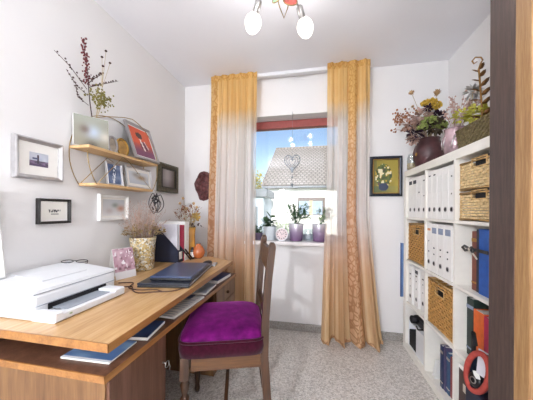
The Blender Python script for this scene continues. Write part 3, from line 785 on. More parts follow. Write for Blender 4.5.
# desk calendar
def p_cal(u, v):
    if v < .22: return hx('efeef0')
    n = vnoise(u*8, v*9, 12); c = mixc(hx('8f6470'), hx('d9bcc6'), n)
    if n < .28: c = hx('7d5a66')
    if vnoise(u*15, v*14, 7) > .8: c = hx('f4eef0')
    return c
cal = thing('desk_calendar', 'pink patterned tent calendar standing beside the printer', 'calendar', (-1.168, 1.295, ZT), (0, 0, R(72)))
g = G(); g.add([(-.064, -.03, 0), (.064, -.03, 0), (.064, .02, .182), (-.064, .02, .182), (-.064, -.028, 0), (.064, -.028, 0), (.064, .022, .182), (-.064, .022, .182)],
               [(0, 1, 2, 3), (7, 6, 5, 4), (1, 5, 6, 2), (0, 3, 7, 4)])
g.add([(-.064, .07, 0), (.064, .07, 0), (.064, .022, .182), (-.064, .022, .182), (-.064, .068, 0), (.064, .068, 0), (.064, .020, .182), (-.064, .020, .182)], [(1, 0, 3, 2), (4, 5, 6, 7)])
g.build('card', M['paper'], cal)
pcal = picture('printed_page', -.063, .063, 0.002, .188, 0, p_cal, cal, 26, 30); pcal.location = (0, -.0312, 0); pcal.rotation_euler = (-math.atan2(.05, .182), 0, 0)
# gilded mosaic pot with dried grasses
def mosaic():
    m, nt, b = new_mat('gold_silver_mosaic'); v = coords(nt)
    vo = nt.nodes.new('ShaderNodeTexVoronoi'); vo.inputs['Scale'].default_value = 95; nt.links.new(v, vo.inputs['Vector'])
    sp = nt.nodes.new('ShaderNodeSeparateColor'); nt.links.new(vo.outputs['Color'], sp.inputs[0])
    nt.links.new(ramp(nt, sp.outputs[0], [(0, C('8f7a50')), (.18, C('c9ae74')), (.45, C('ddcba0')), (.65, C('e2dfd6')), (.85, C('b5ac98'))], 'CONSTANT'), b.inputs['Base Color'])
    b.inputs['Roughness'].default_value = .4; b.inputs['Metallic'].default_value = .1; bump(nt, vo.outputs['Distance'], .5, .004, b); return m
M['mosaic'] = mosaic()
PT = (-1.200, 1.505, ZT)
pot = thing('planter_pot', 'gold and silver mosaic pot on the desk by the wall', 'pot', PT)
G().lathe([(.066, 0), (.072, .006), (.082, .19), (.086, .215), (.088, .228), (.083, .232), (.077, .21), (.068, .05)], 28).build('body', M['mosaic'], pot)
G().lathe([(0, .17), (.074, .17)], 20, cap=False).build('filling', M['bark'], pot)
M['pink_grass'] = plain('pale_pink_dried_grass', 'c9ab9c', .9, var=.2, nscale=40); M['tan_grass'] = plain('tan_dried_grass', 'a88f62', .9, var=.25, nscale=40)
random.seed(21)
dg = thing('dried_grass_bouquet', 'pale pink dried grass bouquet in the mosaic pot', 'dried flower', (PT[0], PT[1], ZT+.17))
g = G(); hd = G()
for k in range(120):
    a = random.uniform(0, 2*PI); r = random.uniform(.02, .20); h = random.uniform(.12, .34)*(1-.3*r/.2)
    e = Vector((max(-.105, r*math.cos(a)*.8), r*math.sin(a)+.015, .05+h*.92))
    b0 = Vector((.06*math.cos(a)*random.random(), .06*math.sin(a)*random.random(), 0)); mid = b0.lerp(e, .55)+Vector((0, 0, .03))
    g.tube([b0, mid, e], [.0011, .0009, .0006], 4)
    for q in range(5):
        t = .62+.09*q; p = mid.lerp(e, (t-.55)/.45)
        hd.leaf(p, Vector((random.uniform(-1, 1), random.uniform(-1, 1), random.uniform(.2, 1))), random.uniform(.018, .035), .0028)
g.build('stems', M['pink_grass'], dg); hd.build('plumes', M['pink_grass'], dg)
g = G()
for k in range(420):
    a = random.uniform(0, 2*PI); r = .135*math.sqrt(random.random()); p = Vector((max(-.105, r*math.cos(a)), r*math.sin(a)*1.05+.012, .075+.15*random.random()*(1-r/.17)))
    g.leaf(p, (random.uniform(-1, 1), random.uniform(-1, 1), random.uniform(-.2, 1)), .024, .012)
g.build('small_blossoms', M['tan_grass'], dg)
# magazine files by the wall
FL = (-1.175, 1.735, ZT)
mf = thing('magazine_file', 'navy magazine file with a slanted side on the desk', 'magazine file', FL)
sidep = [(-.125, 0), (.11, 0), (.11, .10), (-.085, .295), (-.125, .295)]
for y in (0, .072):
    n = 5; vs = [(x, y, z) for x, z in sidep]+[(x, y+.004, z) for x, z in sidep]
    G().add(vs, [list(range(n)), list(reversed(range(n, 2*n)))]+[(i, n+i, n+(i+1) % n, (i+1) % n) for i in range(n)]).build('side_panel', M['navy'], mf)
G().box(-.125, -.121, .004, .072, 0, .295).box(.106, .11, .004, .072, 0, .10).box(-.12, .106, .004, .072, 0, .004).build('shell', M['navy'], mf)
G().box(.1105, .112, .018, .058, .025, .085).build('label', M['paper'], mf)
mg = thing('magazine', 'pale lilac magazines standing in the navy file on the desk', 'magazine', (-1.175, 1.744, ZT+.005))
M['lilac'] = plain('pale_lilac_paper', 'd9d6de', .8, var=.04)
G().box(-.115, .095, 0, .030, 0, .302, .001).build('pages', M['lilac'], mg); G().box(-.116, .097, .031, .0335, 0, .304).build('cover', M['paper'], mg)
M['crimson'] = plain('crimson_cover', 'b3344e', .5); M['navy2'] = plain('dark_blue_cover', '27304e', .5)
bk = thing('book', 'slim crimson book between the navy file and the white binder on the desk', 'book', (-1.175, 1.812, ZT))
G().box(-.118, .104, .002, .016, .003, .297).build('pages', M['paper'], bk); G().box(-.12, .108, 0, .002, 0, .3).box(-.12, .108, .016, .018, 0, .3).box(.105, .109, 0, .018, 0, .3).build('cover', M['crimson'], bk)
def binder(label, loc, rz, w=.075, h=.318, d=.285, lab=None, labz=(.20, .27), hole=True, case='white', group=None, lines=None, rx=0):
    """lever arch binder; spine faces local -Y"""
    t = thing('binder', label, 'binder', loc, (0, rx, rz), group)
    G().box(-w/2, w/2, 0, .003, 0, h, .001, 1).box(-w/2, -w/2+.0025, .002, d, 0, h).box(w/2-.0025, w/2, .002, d, 0, h).build('case', M[case] if isinstance(case, str) else case, t)
    G().box(-w/2+.004, w/2-.008, .03, d-.012, .008, h-.02).build('paper_block', M['paper'], t)
    G().box(-w*.36, w*.36, -.001, .0005, labz[0], labz[1]).build('label', lab or M['paper'], t)
    if lines:
        g = G()
        for z, ww in lines: g.box(-w*ww, w*ww, -.0018, -.0008, z-.004, z+.004)
        g.build('lettering', M['black_matt'], t)
    if hole:
        g = G(); Mx = Matrix.Translation((0, -.0005, .06)) @ Matrix.Rotation(PI/2, 4, 'X')
        g.lathe([(.016, -.001), (.016, .0015), (.0115, .002), (.0115, -.001)], 16, M=Mx, cap=False).build('finger_ring', M['steel'], t)
        G().lathe([(.0118, 0), (.0118, .0012)], 14, M=Mx).build('finger_hole', M['black_matt'], t)
    return t
binder('white binder standing on the desk beside the crimson book', (-1.062, 1.868, ZT), R(90), .062, .325, .25, M['paper'], (.16, .29))
for k, (y, lean) in enumerate(((1.838, .2), (1.872, .25))):
    t = thing('marker_pen', ['black marker pen leaning on the white desk binder, nearer to the laptops', 'black marker pen leaning on the white desk binder, farther from the laptops'][k], 'pen', (-1.022, y+.02, ZT+.004), (R(38), R(-16), 0), 'pens against the desk binder')
    G().lathe([(.005, 0), (.006, .01), (.006, .085), (.005, .09)], 10).build('barrel', M['black'], t)
    G().lathe([(.0068, .088), (.0068, .12), (.004, .128)], 10).build('cap', M['black'], t)
sb_ = thing('small_bottle', 'small white labelled black bottle behind the binder on the desk', 'bottle', (-1.038, 1.918, ZT))
G().lathe([(.016, 0), (.018, .004), (.018, .07), (.009, .085), (.008, .1), (.0, .1)], 16).build('bottle', M['black'], sb_); G().lathe([(.0185, .015), (.0185, .06)], 16, cap=False).build('label', M['paper'], sb_)
# amber glass vase with dried flowers and orange vase
av = thing('amber_vase', 'amber glass vase holding dried flowers on the far end of the desk', 'vase', (-1.095, 1.985, ZT))
M['amber'] = plain('amber_glaze', 'cf9440', .12, var=.2, nscale=8, coat=.5)
G().lathe([(.036, 0), (.043, .01), (.044, .1), (.040, .2), (.046, .265), (.041, .265), (.036, .2), (.038, .02)], 22).build('body', M['amber'], av)
G().lathe([(.0475, .262), (.0475, .272), (.041, .272)], 22, cap=False).build('rim', M['gold_frame'], av)
random.seed(31)
df = thing('dried_flower_bunch', 'bunch of brown and yellow dried flowers in the amber vase', 'dried flower', (-1.095, 1.985, ZT+.1))
M['rust'] = plain('rust_brown_petals', '9a6442', .85, var=.35, nscale=60); M['straw_yellow'] = plain('straw_yellow_petals', 'c9a65a', .85, var=.25, nscale=60); M['seed_tan'] = plain('tan_seed_ball', 'b08e66', .85, var=.3, nscale=90)
g = G(); h1 = G(); h2 = G(); h3 = G(); dk = G()
for k in range(46):
    e = Vector((random.uniform(-.12, .08), random.uniform(-.07, .06), random.uniform(.24, .36))); g.tube([(0, 0, .0), (e.x*.3, e.y*.3, .17), e], .0011, 4)
    for q in range(4): h1.leaf(e+Vector((random.gauss(0, .008), random.gauss(0, .008), random.gauss(0, .008))), (random.uniform(-1, 1), random.uniform(-1, 1), random.uniform(0, 1.2)), .03, .011)
for k in range(70): h2.ball((random.gauss(.055, .018), random.gauss(0, .02), random.gauss(.265, .016)), random.uniform(.006, .011), 6, 4)
for (x, z) in ((-.065, .43), (-.095, .385), (.04, .385), (.07, .35), (-.03, .34)):
    g.tube([(0, 0, 0), (x*.3, -.01, .2), (x, -.02, z)], .001, 4); G().ball((x, -.02, z), .013, 8, 6).build('seed_ball', M['seed_tan'], df)
for k in range(26): dk.leaf((random.uniform(-.05, .10), random.uniform(-.05, .03), random.uniform(.17, .215)), (random.uniform(-.4, 1), random.uniform(-1, .3), random.uniform(-.8, .2)), .04, .016)
g.build('stems', M['pale_stem'], df); h1.build('rust_petals', M['rust'], df); h2.build('yellow_blossoms', M['straw_yellow'], df); dk.build('dark_leaves', M['twig'], df)
M['orange_glaze'] = plain('orange_glaze', 'c06a3a', .25, var=.15, nscale=12, coat=.4)
ov = thing('orange_vase', 'small round orange ceramic vase beside the amber vase on the desk', 'vase', (-1.000, 1.955, ZT))
G().lathe([(.028, 0), (.045, .015), (.056, .045), (.054, .07), (.036, .10), (.018, .118), (.02, .128), (.014, .128)], 24).build('body', M['orange_glaze'], ov); G().lathe([(.029, 0), (.029, .004)], 24).build('foot', M['twig'], ov)
# laptops
def laptop(label, loc, rz, w, d, th, mat, edge):
    t = thing('laptop', label, 'laptop', loc, (0, 0, rz))
    G().box(-w/2, w/2, -d/2, d/2, .002, th*.55, .004).build('base', M['black'], t)
    G().box(-w/2, w/2, -d/2, d/2, th*.58, th, .003).build('lid', mat, t)
    G().box(w/2-.004, w/2+.0012, -d/2+.01, d/2-.01, th*.35, th*.62, .0006, 1).build('edge_strip', edge, t)
    g = G()
    for sx in (-1, 1):
        for sy in (-1, 1): g.box(sx*w*.42-.01, sx*w*.42+.01, sy*d*.42-.01, sy*d*.42+.01, 0, .0025)
    g.build('rubber_feet', M['black_matt'], t)
    return t
M['lap_black'] = plain('black_laptop_lid', '1e2230', .3, var=.1); M['lap_blue'] = plain('slate_blue_laptop_lid', '3a4868', .28, .2, .08); M['lap_edge'] = plain('pale_laptop_edge', 'c3c8d2', .3, .4, .05)
laptop('large black closed laptop lying on the desk under the blue one', (-.845, 1.405, ZT), R(10), .285, .50, .026, M['lap_black'], M['lap_edge'])
laptop('smaller slate blue closed laptop on top of the black laptop', (-.815, 1.385, ZT+.0262), R(9), .235, .36, .026, M['lap_blue'], M['lap_blue'])
mo = thing('computer_mouse', 'black computer mouse on the desk behind the black laptop', 'computer mouse', (-.812, 1.735, ZT), (0, 0, R(-15)))
G().ball((0, 0, .012), 1, 14, 10, (.03, .048, .02)).build('shell', M['black'], mo); G().tube([(0, .045, .012), (.0, .015, .033)], .0035, 6).build('scroll_wheel', M['grey_plastic'], mo)
tg = tag(G().box(-.016, .016, -.045, .045, 0, .012, .003).build('usb_hub', M['lap_edge']), 'small silver box lying on the desk beside the computer mouse', 'adapter'); tg.location = (-.755, 1.735, ZT); tg.rotation_euler = (0, 0, R(12))
M['brown_cable'] = plain('dark_brown_cable', '4a2c22', .5)
for lab, pts in (('dark brown cable running from the printer past the laptops', [(-1.03, 1.11, .729), (-.98, 1.14, .729), (-.93, 1.09, .729), (-.87, 1.06, .729), (-.80, 1.09, .729), (-.72, 1.12, .729), (-.69, 1.18, .729)]),
                 ('second dark cable curling in front of the black laptop', [(-1.10, 1.18, .729), (-1.02, 1.20, .729), (-.98, 1.12, .729), (-.90, 1.10, .729), (-.83, 1.125, .729), (-.77, 1.105, .729)])):
    P = []; n = len(pts)-1
    for k in range(n*5+1):
        t = k/5; i = min(int(t), n-1); f = t-i; p0, p1, p2, p3 = [Vector(pts[max(0, min(n, j))]) for j in (i-1, i, i+1, i+2)]
        P.append(.5*((2*p1)+(-p0+p2)*f+(2*p0-5*p1+4*p2-p3)*f*f+(-p0+3*p1-3*p2+p3)*f**3))
    tag(G().tube(P, .003, 6).build('cable', M['brown_cable']), lab, 'cable')

# ------------------------------------------------------------------ chair
ch = thing('dining_chair', 'dark oak chair with thick purple velvet seat pushed up to the desk', 'chair', (-.487, 1.285, 0), (0, 0, R(18)))
D2, W2 = .195, .205
def post(s):
    y = s*(W2-.02); prof = [(.245, 0), (.215, .22), (.200, .43), (.205, .60), (.218, .80), (.236, .965)]
    g = G(); vs = []; fs = []
    for k, (x, z) in enumerate(prof):
        a = .020 if z < .5 else .018; b = .019
        vs += [(x-a, y-b, z), (x+a, y-b, z), (x+a, y+b, z), (x-a, y+b, z)]
    for dz, q in ((.016, .8), (.026, .45)):
        x = .238; vs += [(x-.018*q, y-.019*q, .965+dz), (x+.018*q, y-.019*q, .965+dz), (x+.018*q, y+.019*q, .965+dz), (x-.018*q, y+.019*q, .965+dz)]
    L = len(prof)+2
    for k in range(L-1):
        for i in range(4): j = (i+1) % 4; fs.append((k*4+i, k*4+j, k*4+4+j, k*4+4+i))
    fs += [(3, 2, 1, 0), ((L-1)*4, (L-1)*4+1, (L-1)*4+2, (L-1)*4+3)]
    return g.add(vs, fs)
for s in (-1, 1): post(s).build('back_post', M['chair_wood'], ch)
def px(z): 
    pr_ = [(.245, 0), (.215, .22), (.200, .43), (.205, .60), (.218, .80), (.236, .965)]
    for (xa, za), (xb, zb) in zip(pr_, pr_[1:]):
        if z <= zb: return xa+(xb-xa)*(z-za)/(zb-za)
    return .236
def rail(z, h, th=.010, bow=0):
    g = G(); n = 8; vs = []; fs = []
    for k in range(n+1):
        y = -W2+.03+(2*W2-.06)*k/n; b = bow*(1-(2*k/n-1)**2)
        for (dx, dz) in ((-th, 0), (th, 0), (th, h), (-th, h)): vs.append((px(z+dz)+dx+b, y, z+dz+(b*.6 if dz else 0)))
    for k in range(n):
        for i in range(4): j = (i+1) % 4; fs.append((k*4+i, k*4+4+i, k*4+4+j, k*4+j))
    return g.add(vs, fs+[(0, 1, 2, 3), (n*4+3, n*4+2, n*4+1, n*4)])
rail(.835, .110, .009, .003).build('top_rail', M['chair_wood'], ch); rail(.60, .040, .008, .003).build('back_rail', M['chair_wood'], ch)
for s in (-1, 1):
    g = G(); c = (-D2+.010, s*(W2-.022), 0)
    g.box(c[0]-.022, c[0]+.022, c[1]-.022, c[1]+.022, .335, .446, .003)
    g.lathe([(.013, 0), (.017, .02), (.013, .045), (.016, .08), (.021, .17), (.019, .20), (.012, .215), (.021, .228), (.021, .245), (.012, .258), (.019, .28), (.022, .31), (.014, .325), (.02, .336)], 16, c)
    g.build('front_leg', M['chair_wood'], ch)
    G().box(-D2+.04, .19, s*(W2-.022)-.011, s*(W2-.022)+.011, .372, .448, .002).build('side_rail', M['chair_rail'], ch)
    G().box(-D2+.03, .215, s*(W2-.022)-.009, s*(W2-.022)+.009, .17, .195, .003).build('side_stretcher', M['chair_rail'], ch)
G().box(-D2+.011, -D2+.033, -W2+.04, W2-.04, .372, .448, .002).build('front_rail', M['chair_wood'], ch)
G().box(.180, .202, -W2+.03, W2-.03, .372, .448, .002).build('rear_rail', M['chair_wood'], ch)
G().box(.0, .02, -W2+.03, W2-.03, .172, .192, .003).build('cross_stretcher', M['chair_wood'], ch)
# cushion: boxing and crowned top
def super_pt(a, hx_, hy_, e=.30):
    c, s = math.cos(a), math.sin(a); return (hx_*math.copysign(abs(c)**e, c), hy_*math.copysign(abs(s)**e, s))
def loft(rows, n=44, cap=True):
    vs = []; fs = []
    for (hx_, hy_, z, ee) in rows:
        for i in range(n): p = super_pt(2*PI*i/n+.001, hx_, hy_, ee); vs.append((p[0]-.006, p[1], z))
    for k in range(len(rows)-1):
        for i in range(n): j = (i+1) % n; fs.append((k*n+i, k*n+j, k*n+n+j, k*n+n+i))
    if cap: fs.append([(len(rows)-1)*n+i for i in range(n)]); fs.append(list(reversed(range(n))))
    return G().add(vs, fs, True)
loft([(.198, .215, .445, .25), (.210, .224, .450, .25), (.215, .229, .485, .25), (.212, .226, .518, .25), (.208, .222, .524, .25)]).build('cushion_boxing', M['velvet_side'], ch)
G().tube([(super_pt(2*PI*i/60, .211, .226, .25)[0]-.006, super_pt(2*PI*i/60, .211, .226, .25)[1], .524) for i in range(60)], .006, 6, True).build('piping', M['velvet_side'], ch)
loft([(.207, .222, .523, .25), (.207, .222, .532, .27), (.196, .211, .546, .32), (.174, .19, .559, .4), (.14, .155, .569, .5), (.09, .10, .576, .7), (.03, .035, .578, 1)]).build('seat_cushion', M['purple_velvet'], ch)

# ------------------------------------------------------------------ window sill things
M['purple_pot'], nt_, b_ = new_mat('purple_silver_gradient_pot')
sp_ = nt_.nodes.new('ShaderNodeSeparateXYZ'); tc_ = nt_.nodes.new('ShaderNodeTexCoord'); nt_.links.new(tc_.outputs['Generated'], sp_.inputs[0])
nt_.links.new(ramp(nt_, sp_.outputs[2], [(.05, C('7d5c86')), (.5, C('a593ae')), (1, C('dcdae0'))]), b_.inputs['Base Color']); b_.inputs['Roughness'].default_value = .22; b_.inputs['Metallic'].default_value = .25
M['green_leaf'] = plain('dark_green_leaf', '4b6b4a', .5, var=.3, nscale=20); M['violet_leaf'] = plain('violet_grey_leaf', '6d6a78', .6, var=.3, nscale=25)
M['pale_pot'] = plain('pale_grey_pot', 'cdd4d8', .35, var=.04); M['soil'] = plain('potting_soil', '3a2e26', .95, var=.3)
SZ = WZ0
def flowerpot(label, x, y, r0, r1, h, mat):
    t = thing('flower_pot', label, 'flower pot', (x, y, SZ))
    G().lathe([(r0*.94, 0), (r0, .004), (r1, h-.004), (r1*.98, h), (r1*.9, h), (r1*.88, h-.03), (r0*.8, .02)], 24).build('pot', mat, t)
    G().lathe([(0, h-.028), (r1*.89, h-.028)], 18, cap=False).build('soil', M['soil'], t); return t
def plant(name, label, x, y, z, n, hgt, spread, ll, lw, mat, seed, lean=(0, 0)):
    random.seed(seed); t = thing(name, label, 'houseplant', (x, y, z)); g = G(); h = G()
    for k in range(n):
        a = random.uniform(0, 2*PI); e = Vector((spread*random.uniform(.2, 1)*math.cos(a)+lean[0], spread*.7*random.uniform(.2, 1)*math.sin(a)+lean[1], hgt*random.uniform(.4, 1)))
        g.tube([(0, 0, 0), e*.5+Vector((0, 0, .01)), e], .0018, 4)
        for q in range(5): h.leaf(e*(.5+.1*q), (e.x*3+random.uniform(-.6, .6), e.y*3+random.uniform(-.6, .6), random.uniform(-.3, .8)), ll*random.uniform(.7, 1.1), lw, .2)
    g.build('stems', M['green_leaf'], t); h.build('leaves', mat, t); return t
flowerpot('purple and silver flower pot with a bushy plant on the sill', -.165, 2.325, .060, .074, .165, M['purple_pot'])
plant('leafy_houseplant', 'bushy fine leaved green plant in the left purple pot on the sill', -.165, 2.325, SZ+.137, 26, .25, .15, .055, .018, M['green_leaf'], 41)
flowerpot('purple and silver flower pot on the sill next to the right curtain', .055, 2.325, .060, .070, .165, M['purple_pot'])
plant('leafy_houseplant', 'sparse plant leaning behind the right curtain on the sill', .055, 2.325, SZ+.137, 9, .20, .10, .07, .026, M['leaf_pale'], 43, (.09, 0))
t = thing('glass_bowl', 'round clear glass bowl between the two purple pots', 'bowl', (-.052, 2.395, SZ))
G().lathe([(.03, 0), (.045, .01), (.055, .05), (.05, .09), (.04, .11), (.037, .11), (.046, .09), (.051, .05), (.04, .014)], 22).build('bowl', M['clear_glass'], t); G().lathe([(.031, 0), (.031, .006)], 20).build('foot', M['pale_pot'], t)
flowerpot('pale grey flower pot on the left of the sill', -.425, 2.33, .055, .068, .135, M['pale_pot'])
plant('broad_leaf_plant', 'small plant with broad dark leaves in the pale grey pot', -.425, 2.33, SZ+.107, 7, .15, .09, .085, .05, M['green_leaf'], 47)
flowerpot('tiny dark violet flower pot at the left curtain edge', -.535, 2.30, .034, .042, .07, plain('dark_violet_pot', '5d5068', .4))
plant('small_succulent', 'small grey green succulent in the tiny violet pot', -.535, 2.30, SZ+.042, 12, .11, .05, .035, .02, M['green_leaf'], 49)
ck = thing('round_clock', 'small round pale pink patterned dial standing on the sill', 'clock', (-.295, 2.245, SZ), (-R(6), 0, 0))
M['pink_dial'] = plain('pale_pink_dial', 'e3cfcf', .5, var=.15, nscale=50)
Mx = Matrix.Translation((0, 0, .064)) @ Matrix.Rotation(PI/2, 4, 'X')
G().lathe([(.058, -.006), (.062, 0), (.062, .012), (.056, .016), (.054, .012)], 30, M=Mx, cap=False).build('rim', M['frame_white'], ck)
G().lathe([(.056, -.006), (.056, .009)], 30, M=Mx).build('dial', M['pink_dial'], ck)
g = G()
for k in range(12):
    a = 2*PI*k/12; g.ball((.041*math.cos(a), -.0095, .064+.041*math.sin(a)), .005, 6, 4, (1, .3, 1))
g.build('hour_marks', M['velvet_side'], ck)
G().tube([(-.016, -.0105, .088), (0, -.0105, .064), (.024, -.0105, .072)], .0018, 5).build('hands', M['black'], ck)
G().box(-.03, .03, -.004, .02, 0, .006, .002).build('foot', M['frame_white'], ck)
# heart hanging in the window
ht = thing('hanging_heart', 'silver wire heart hanging on a thread in the middle of the window', 'window ornament', (-.20, 2.24, 1.39))
def heart(s, y):
    return [(s*.0046*(16*math.sin(a)**3), y, .215+s*.0056*(13*math.cos(a)-5*math.cos(2*a)-2*math.cos(3*a)-math.cos(4*a))) for a in [2*PI*k/40 for k in range(40)]]
M['zinc'] = plain('zinc_wire', '7c8288', .4, .7, .1)
for s in (1.0, .72, .42): G().tube(heart(s, 0), .0042 if s == 1 else .0032, 6, True).build('heart_wire', M['zinc'], ht)
h_ = heart(.95, 0)
g = G()
for k in range(0, 40, 3): g.ball(h_[k], .007, 6, 5)
g.box(-.010, .010, -.003, .003, .12, .17, .002); g.build('beads', M['zinc'], ht)
G().tube([(0, 0, .255), (0, 0, .69)], .0010, 4).tube([(0, 0, .12), (0, 0, .01)], .0010, 4).build('thread', M['zinc'], ht)
G().ball((0, 0, .0), .013, 10, 8, (1, 1, 1.3)).build('drop', M['zinc'], ht); G().ball((0, 0, .075), .008, 8, 6).build('bead', M['zinc'], ht)
G().tube([(0, 0, .685), (0, .02, .69), (0, .06, .685)], .003, 5).build('hook', M['frame_white'], ht)

# ------------------------------------------------------------------ ceiling lamp
LC = Vector((-.20, 1.17, H))
lamp = thing('ceiling_lamp', 'brushed steel ceiling lamp with frosted bulbs and painted glass flowers', 'ceiling lamp', LC)
def lpart(g, name, mat, parent=None): return shift(g, LC).build(name, M[mat], parent or lamp)
lpart(G().lathe([(.06, 0), (.058, -.02), (.03, -.035), (.012, -.04)], 24, LC), 'canopy', 'steel')
lpart(G().tube([LC+Vector((0, 0, -.03)), LC+Vector((0, 0, -.17))], .007, 8), 'stem', 'steel')
random.seed(2)
bulbs = [(-.344, 1.318, 2.226), (-.056, 1.416, 2.232), (-.06, 1.02, 2.232), (-.345, .99, 2.232)]
hub = LC+Vector((.0, 0, -.155))
for bp in bulbs:
    b = Vector(bp); d = (hub-b); d.z = 0; d.normalize(); ax = (d*.62+Vector((0, 0, .78))).normalized()
    top = b+ax*.045; se = b+ax*.10
    Mx = Matrix.Translation(b) @ ax.to_track_quat('Z', 'Y').to_matrix().to_4x4()
    mid = se.lerp(hub, .5)+Vector((0, 0, .012))
    lpart(G().tube([se, se.lerp(mid, .5)+ax*.008, mid, hub], .005, 6), 'arm', 'steel')
    lpart(G().lathe([(.017, .040), (.019, .046), (.019, .098), (.010, .108)], 18, M=Mx), 'socket', 'steel')
    bo = lpart(G().lathe([(0, -.060), (.016, -.056), (.033, -.043), (.045, -.020), (.048, .0), (.043, .02), (.028, .038), (.016, .048)], 22, M=Mx, cap=False), 'bulb', 'bulb')
    li = bpy.data.lights.new('bulb_light', 'POINT'); li.energy = BULB_W; li.shadow_soft_size = .025; li.color = (.98, .97, 1)
    lo = bpy.data.objects.new('bulb_light', li); COL.objects.link(lo); lo.location = b
M['rose_glass'] = plain('painted_red_rose_glass', 'c8584c', .3, var=.4, nscale=90); M['mint_glass'] = plain('painted_mint_glass', '9cc49a', .3, var=.2, nscale=60)
for (cx, cy, cz, w, h, mt, rz) in ((-.128, 1.256, 2.268, .036, .05, 'rose_glass', .3), (-.19, 1.225, 2.262, .028, .036, 'mint_glass', -.4), (-.26, 1.10, 2.28, .034, .05, 'rose_glass', 1.8)):
    n = 16; pts = [(w*math.cos(2*PI*k/n)*(1-.3*math.sin(2*PI*k/n)), 0, h*math.sin(2*PI*k/n)) for k in range(n)]
    Mq = Matrix.Translation((cx, cy, cz)) @ Matrix.Rotation(rz, 4, 'Z') @ Matrix.Rotation(R(-20), 4, 'X')
    P = [tuple(Mq @ Vector(p)) for p in pts]
    lf = lpart(G().tube(P, .0028, 5, True).tube([P[4], tuple(hub)], .0025, 5), 'flower_wire', 'brass')
    P2 = [tuple(Mq @ Vector((p[0], .002, p[2]))) for p in pts]
    shift(G().add(P+P2, [list(range(n)), list(reversed(range(n, 2*n)))]), LC).build('painted_glass', M[mt], lf)
lpart(G().tube([(hub.x+.0, hub.y+.02, hub.z), (-.185, 1.25, 2.235), (-.165, 1.295, 2.205), (-.145, 1.28, 2.24), (-.128, 1.27, 2.30)], .0028, 6), 'wire_scroll', 'brass')
# unseen lamp added in the hall to brighten the room
HL = (-.86, -1.6, 1.62)
hl = thing('added_hall_lamp', 'added floor lamp with a white glass globe, filling the room with light from the unseen hall', 'floor lamp', HL)
G().lathe([(.0, -.16), (.05, -.152), (.11, -.116), (.15, -.055), (.16, 0), (.15, .055), (.11, .116), (.05, .152)], 28, cap=False).build('globe', opal_mat('opal_globe_glass', 'fff8f0', 2.4), hl)
G().tube([(0, 0, -.15), (0, 0, -HL[2]+.02)], .011, 10).build('pole', M['steel'], hl)
G().lathe([(.012, -.19), (.05, -.175), (.05, -.145)], 20).build('collar', M['steel'], hl)
G().lathe([(.14, -HL[2]), (.14, -HL[2]+.015), (.03, -HL[2]+.03)], 24).build('base', M['steel'], hl)
li = bpy.data.lights.new('added_hall_light', 'POINT'); li.shadow_soft_size = .10; li.energy = HALL_FILL_W; li.color = (.90, .94, 1)
lo = bpy.data.objects.new('added_hall_light', li); COL.objects.link(lo); lo.location = HL

# ------------------------------------------------------------------ bookcase
BX, BY1, BT, BC, BD = .759, 2.2305, .05, .335, .016
BX1 = XR-.003
bc = thing('bookcase', 'white cube bookcase with sixteen open compartments along the right wall', 'bookcase', (.94, 1.49, 0))
M['case_white'] = plain('white_bookcase_lacquer', 'f1ede4', .35, var=.02)
def kpart(g, name, mat='case_white'): return shift(g, (.94, 1.49, 0)).build(name, M[mat], bc)
BW = 2*BT+4*BC+3*BD; BY0 = BY1-BW
kpart(G().box(BX, BX1, BY1-BT, BY1, 0, BW-BT, .0015), 'side_panel'); kpart(G().box(BX, BX1, BY0, BY0+BT, 0, BW-BT, .0015), 'side_panel')
kpart(G().box(BX, BX1, BY0, BY1, BW-BT, BW, .0015), 'top_board'); kpart(G().box(BX, BX1, BY0+BT, BY1-BT, 0, BT, .0015), 'base_board')
cols = []; y = BY1-BT
for k in range(4): cols.append((y-BC, y)); y -= BC+BD
rows = []; z = BW-BT
for k in range(4): rows.append((z-BC, z)); z -= BC+BD
for k in range(3): kpart(G().box(BX+.001, BX1, cols[k+1][1], cols[k][0], BT, BW-BT), 'divider')
for r in range(3):
    for c in range(4): kpart(G().box(BX+.002, BX1, cols[c][0], cols[c][1], rows[r+1][1], rows[r][0]), 'shelf')
EPS = .0006
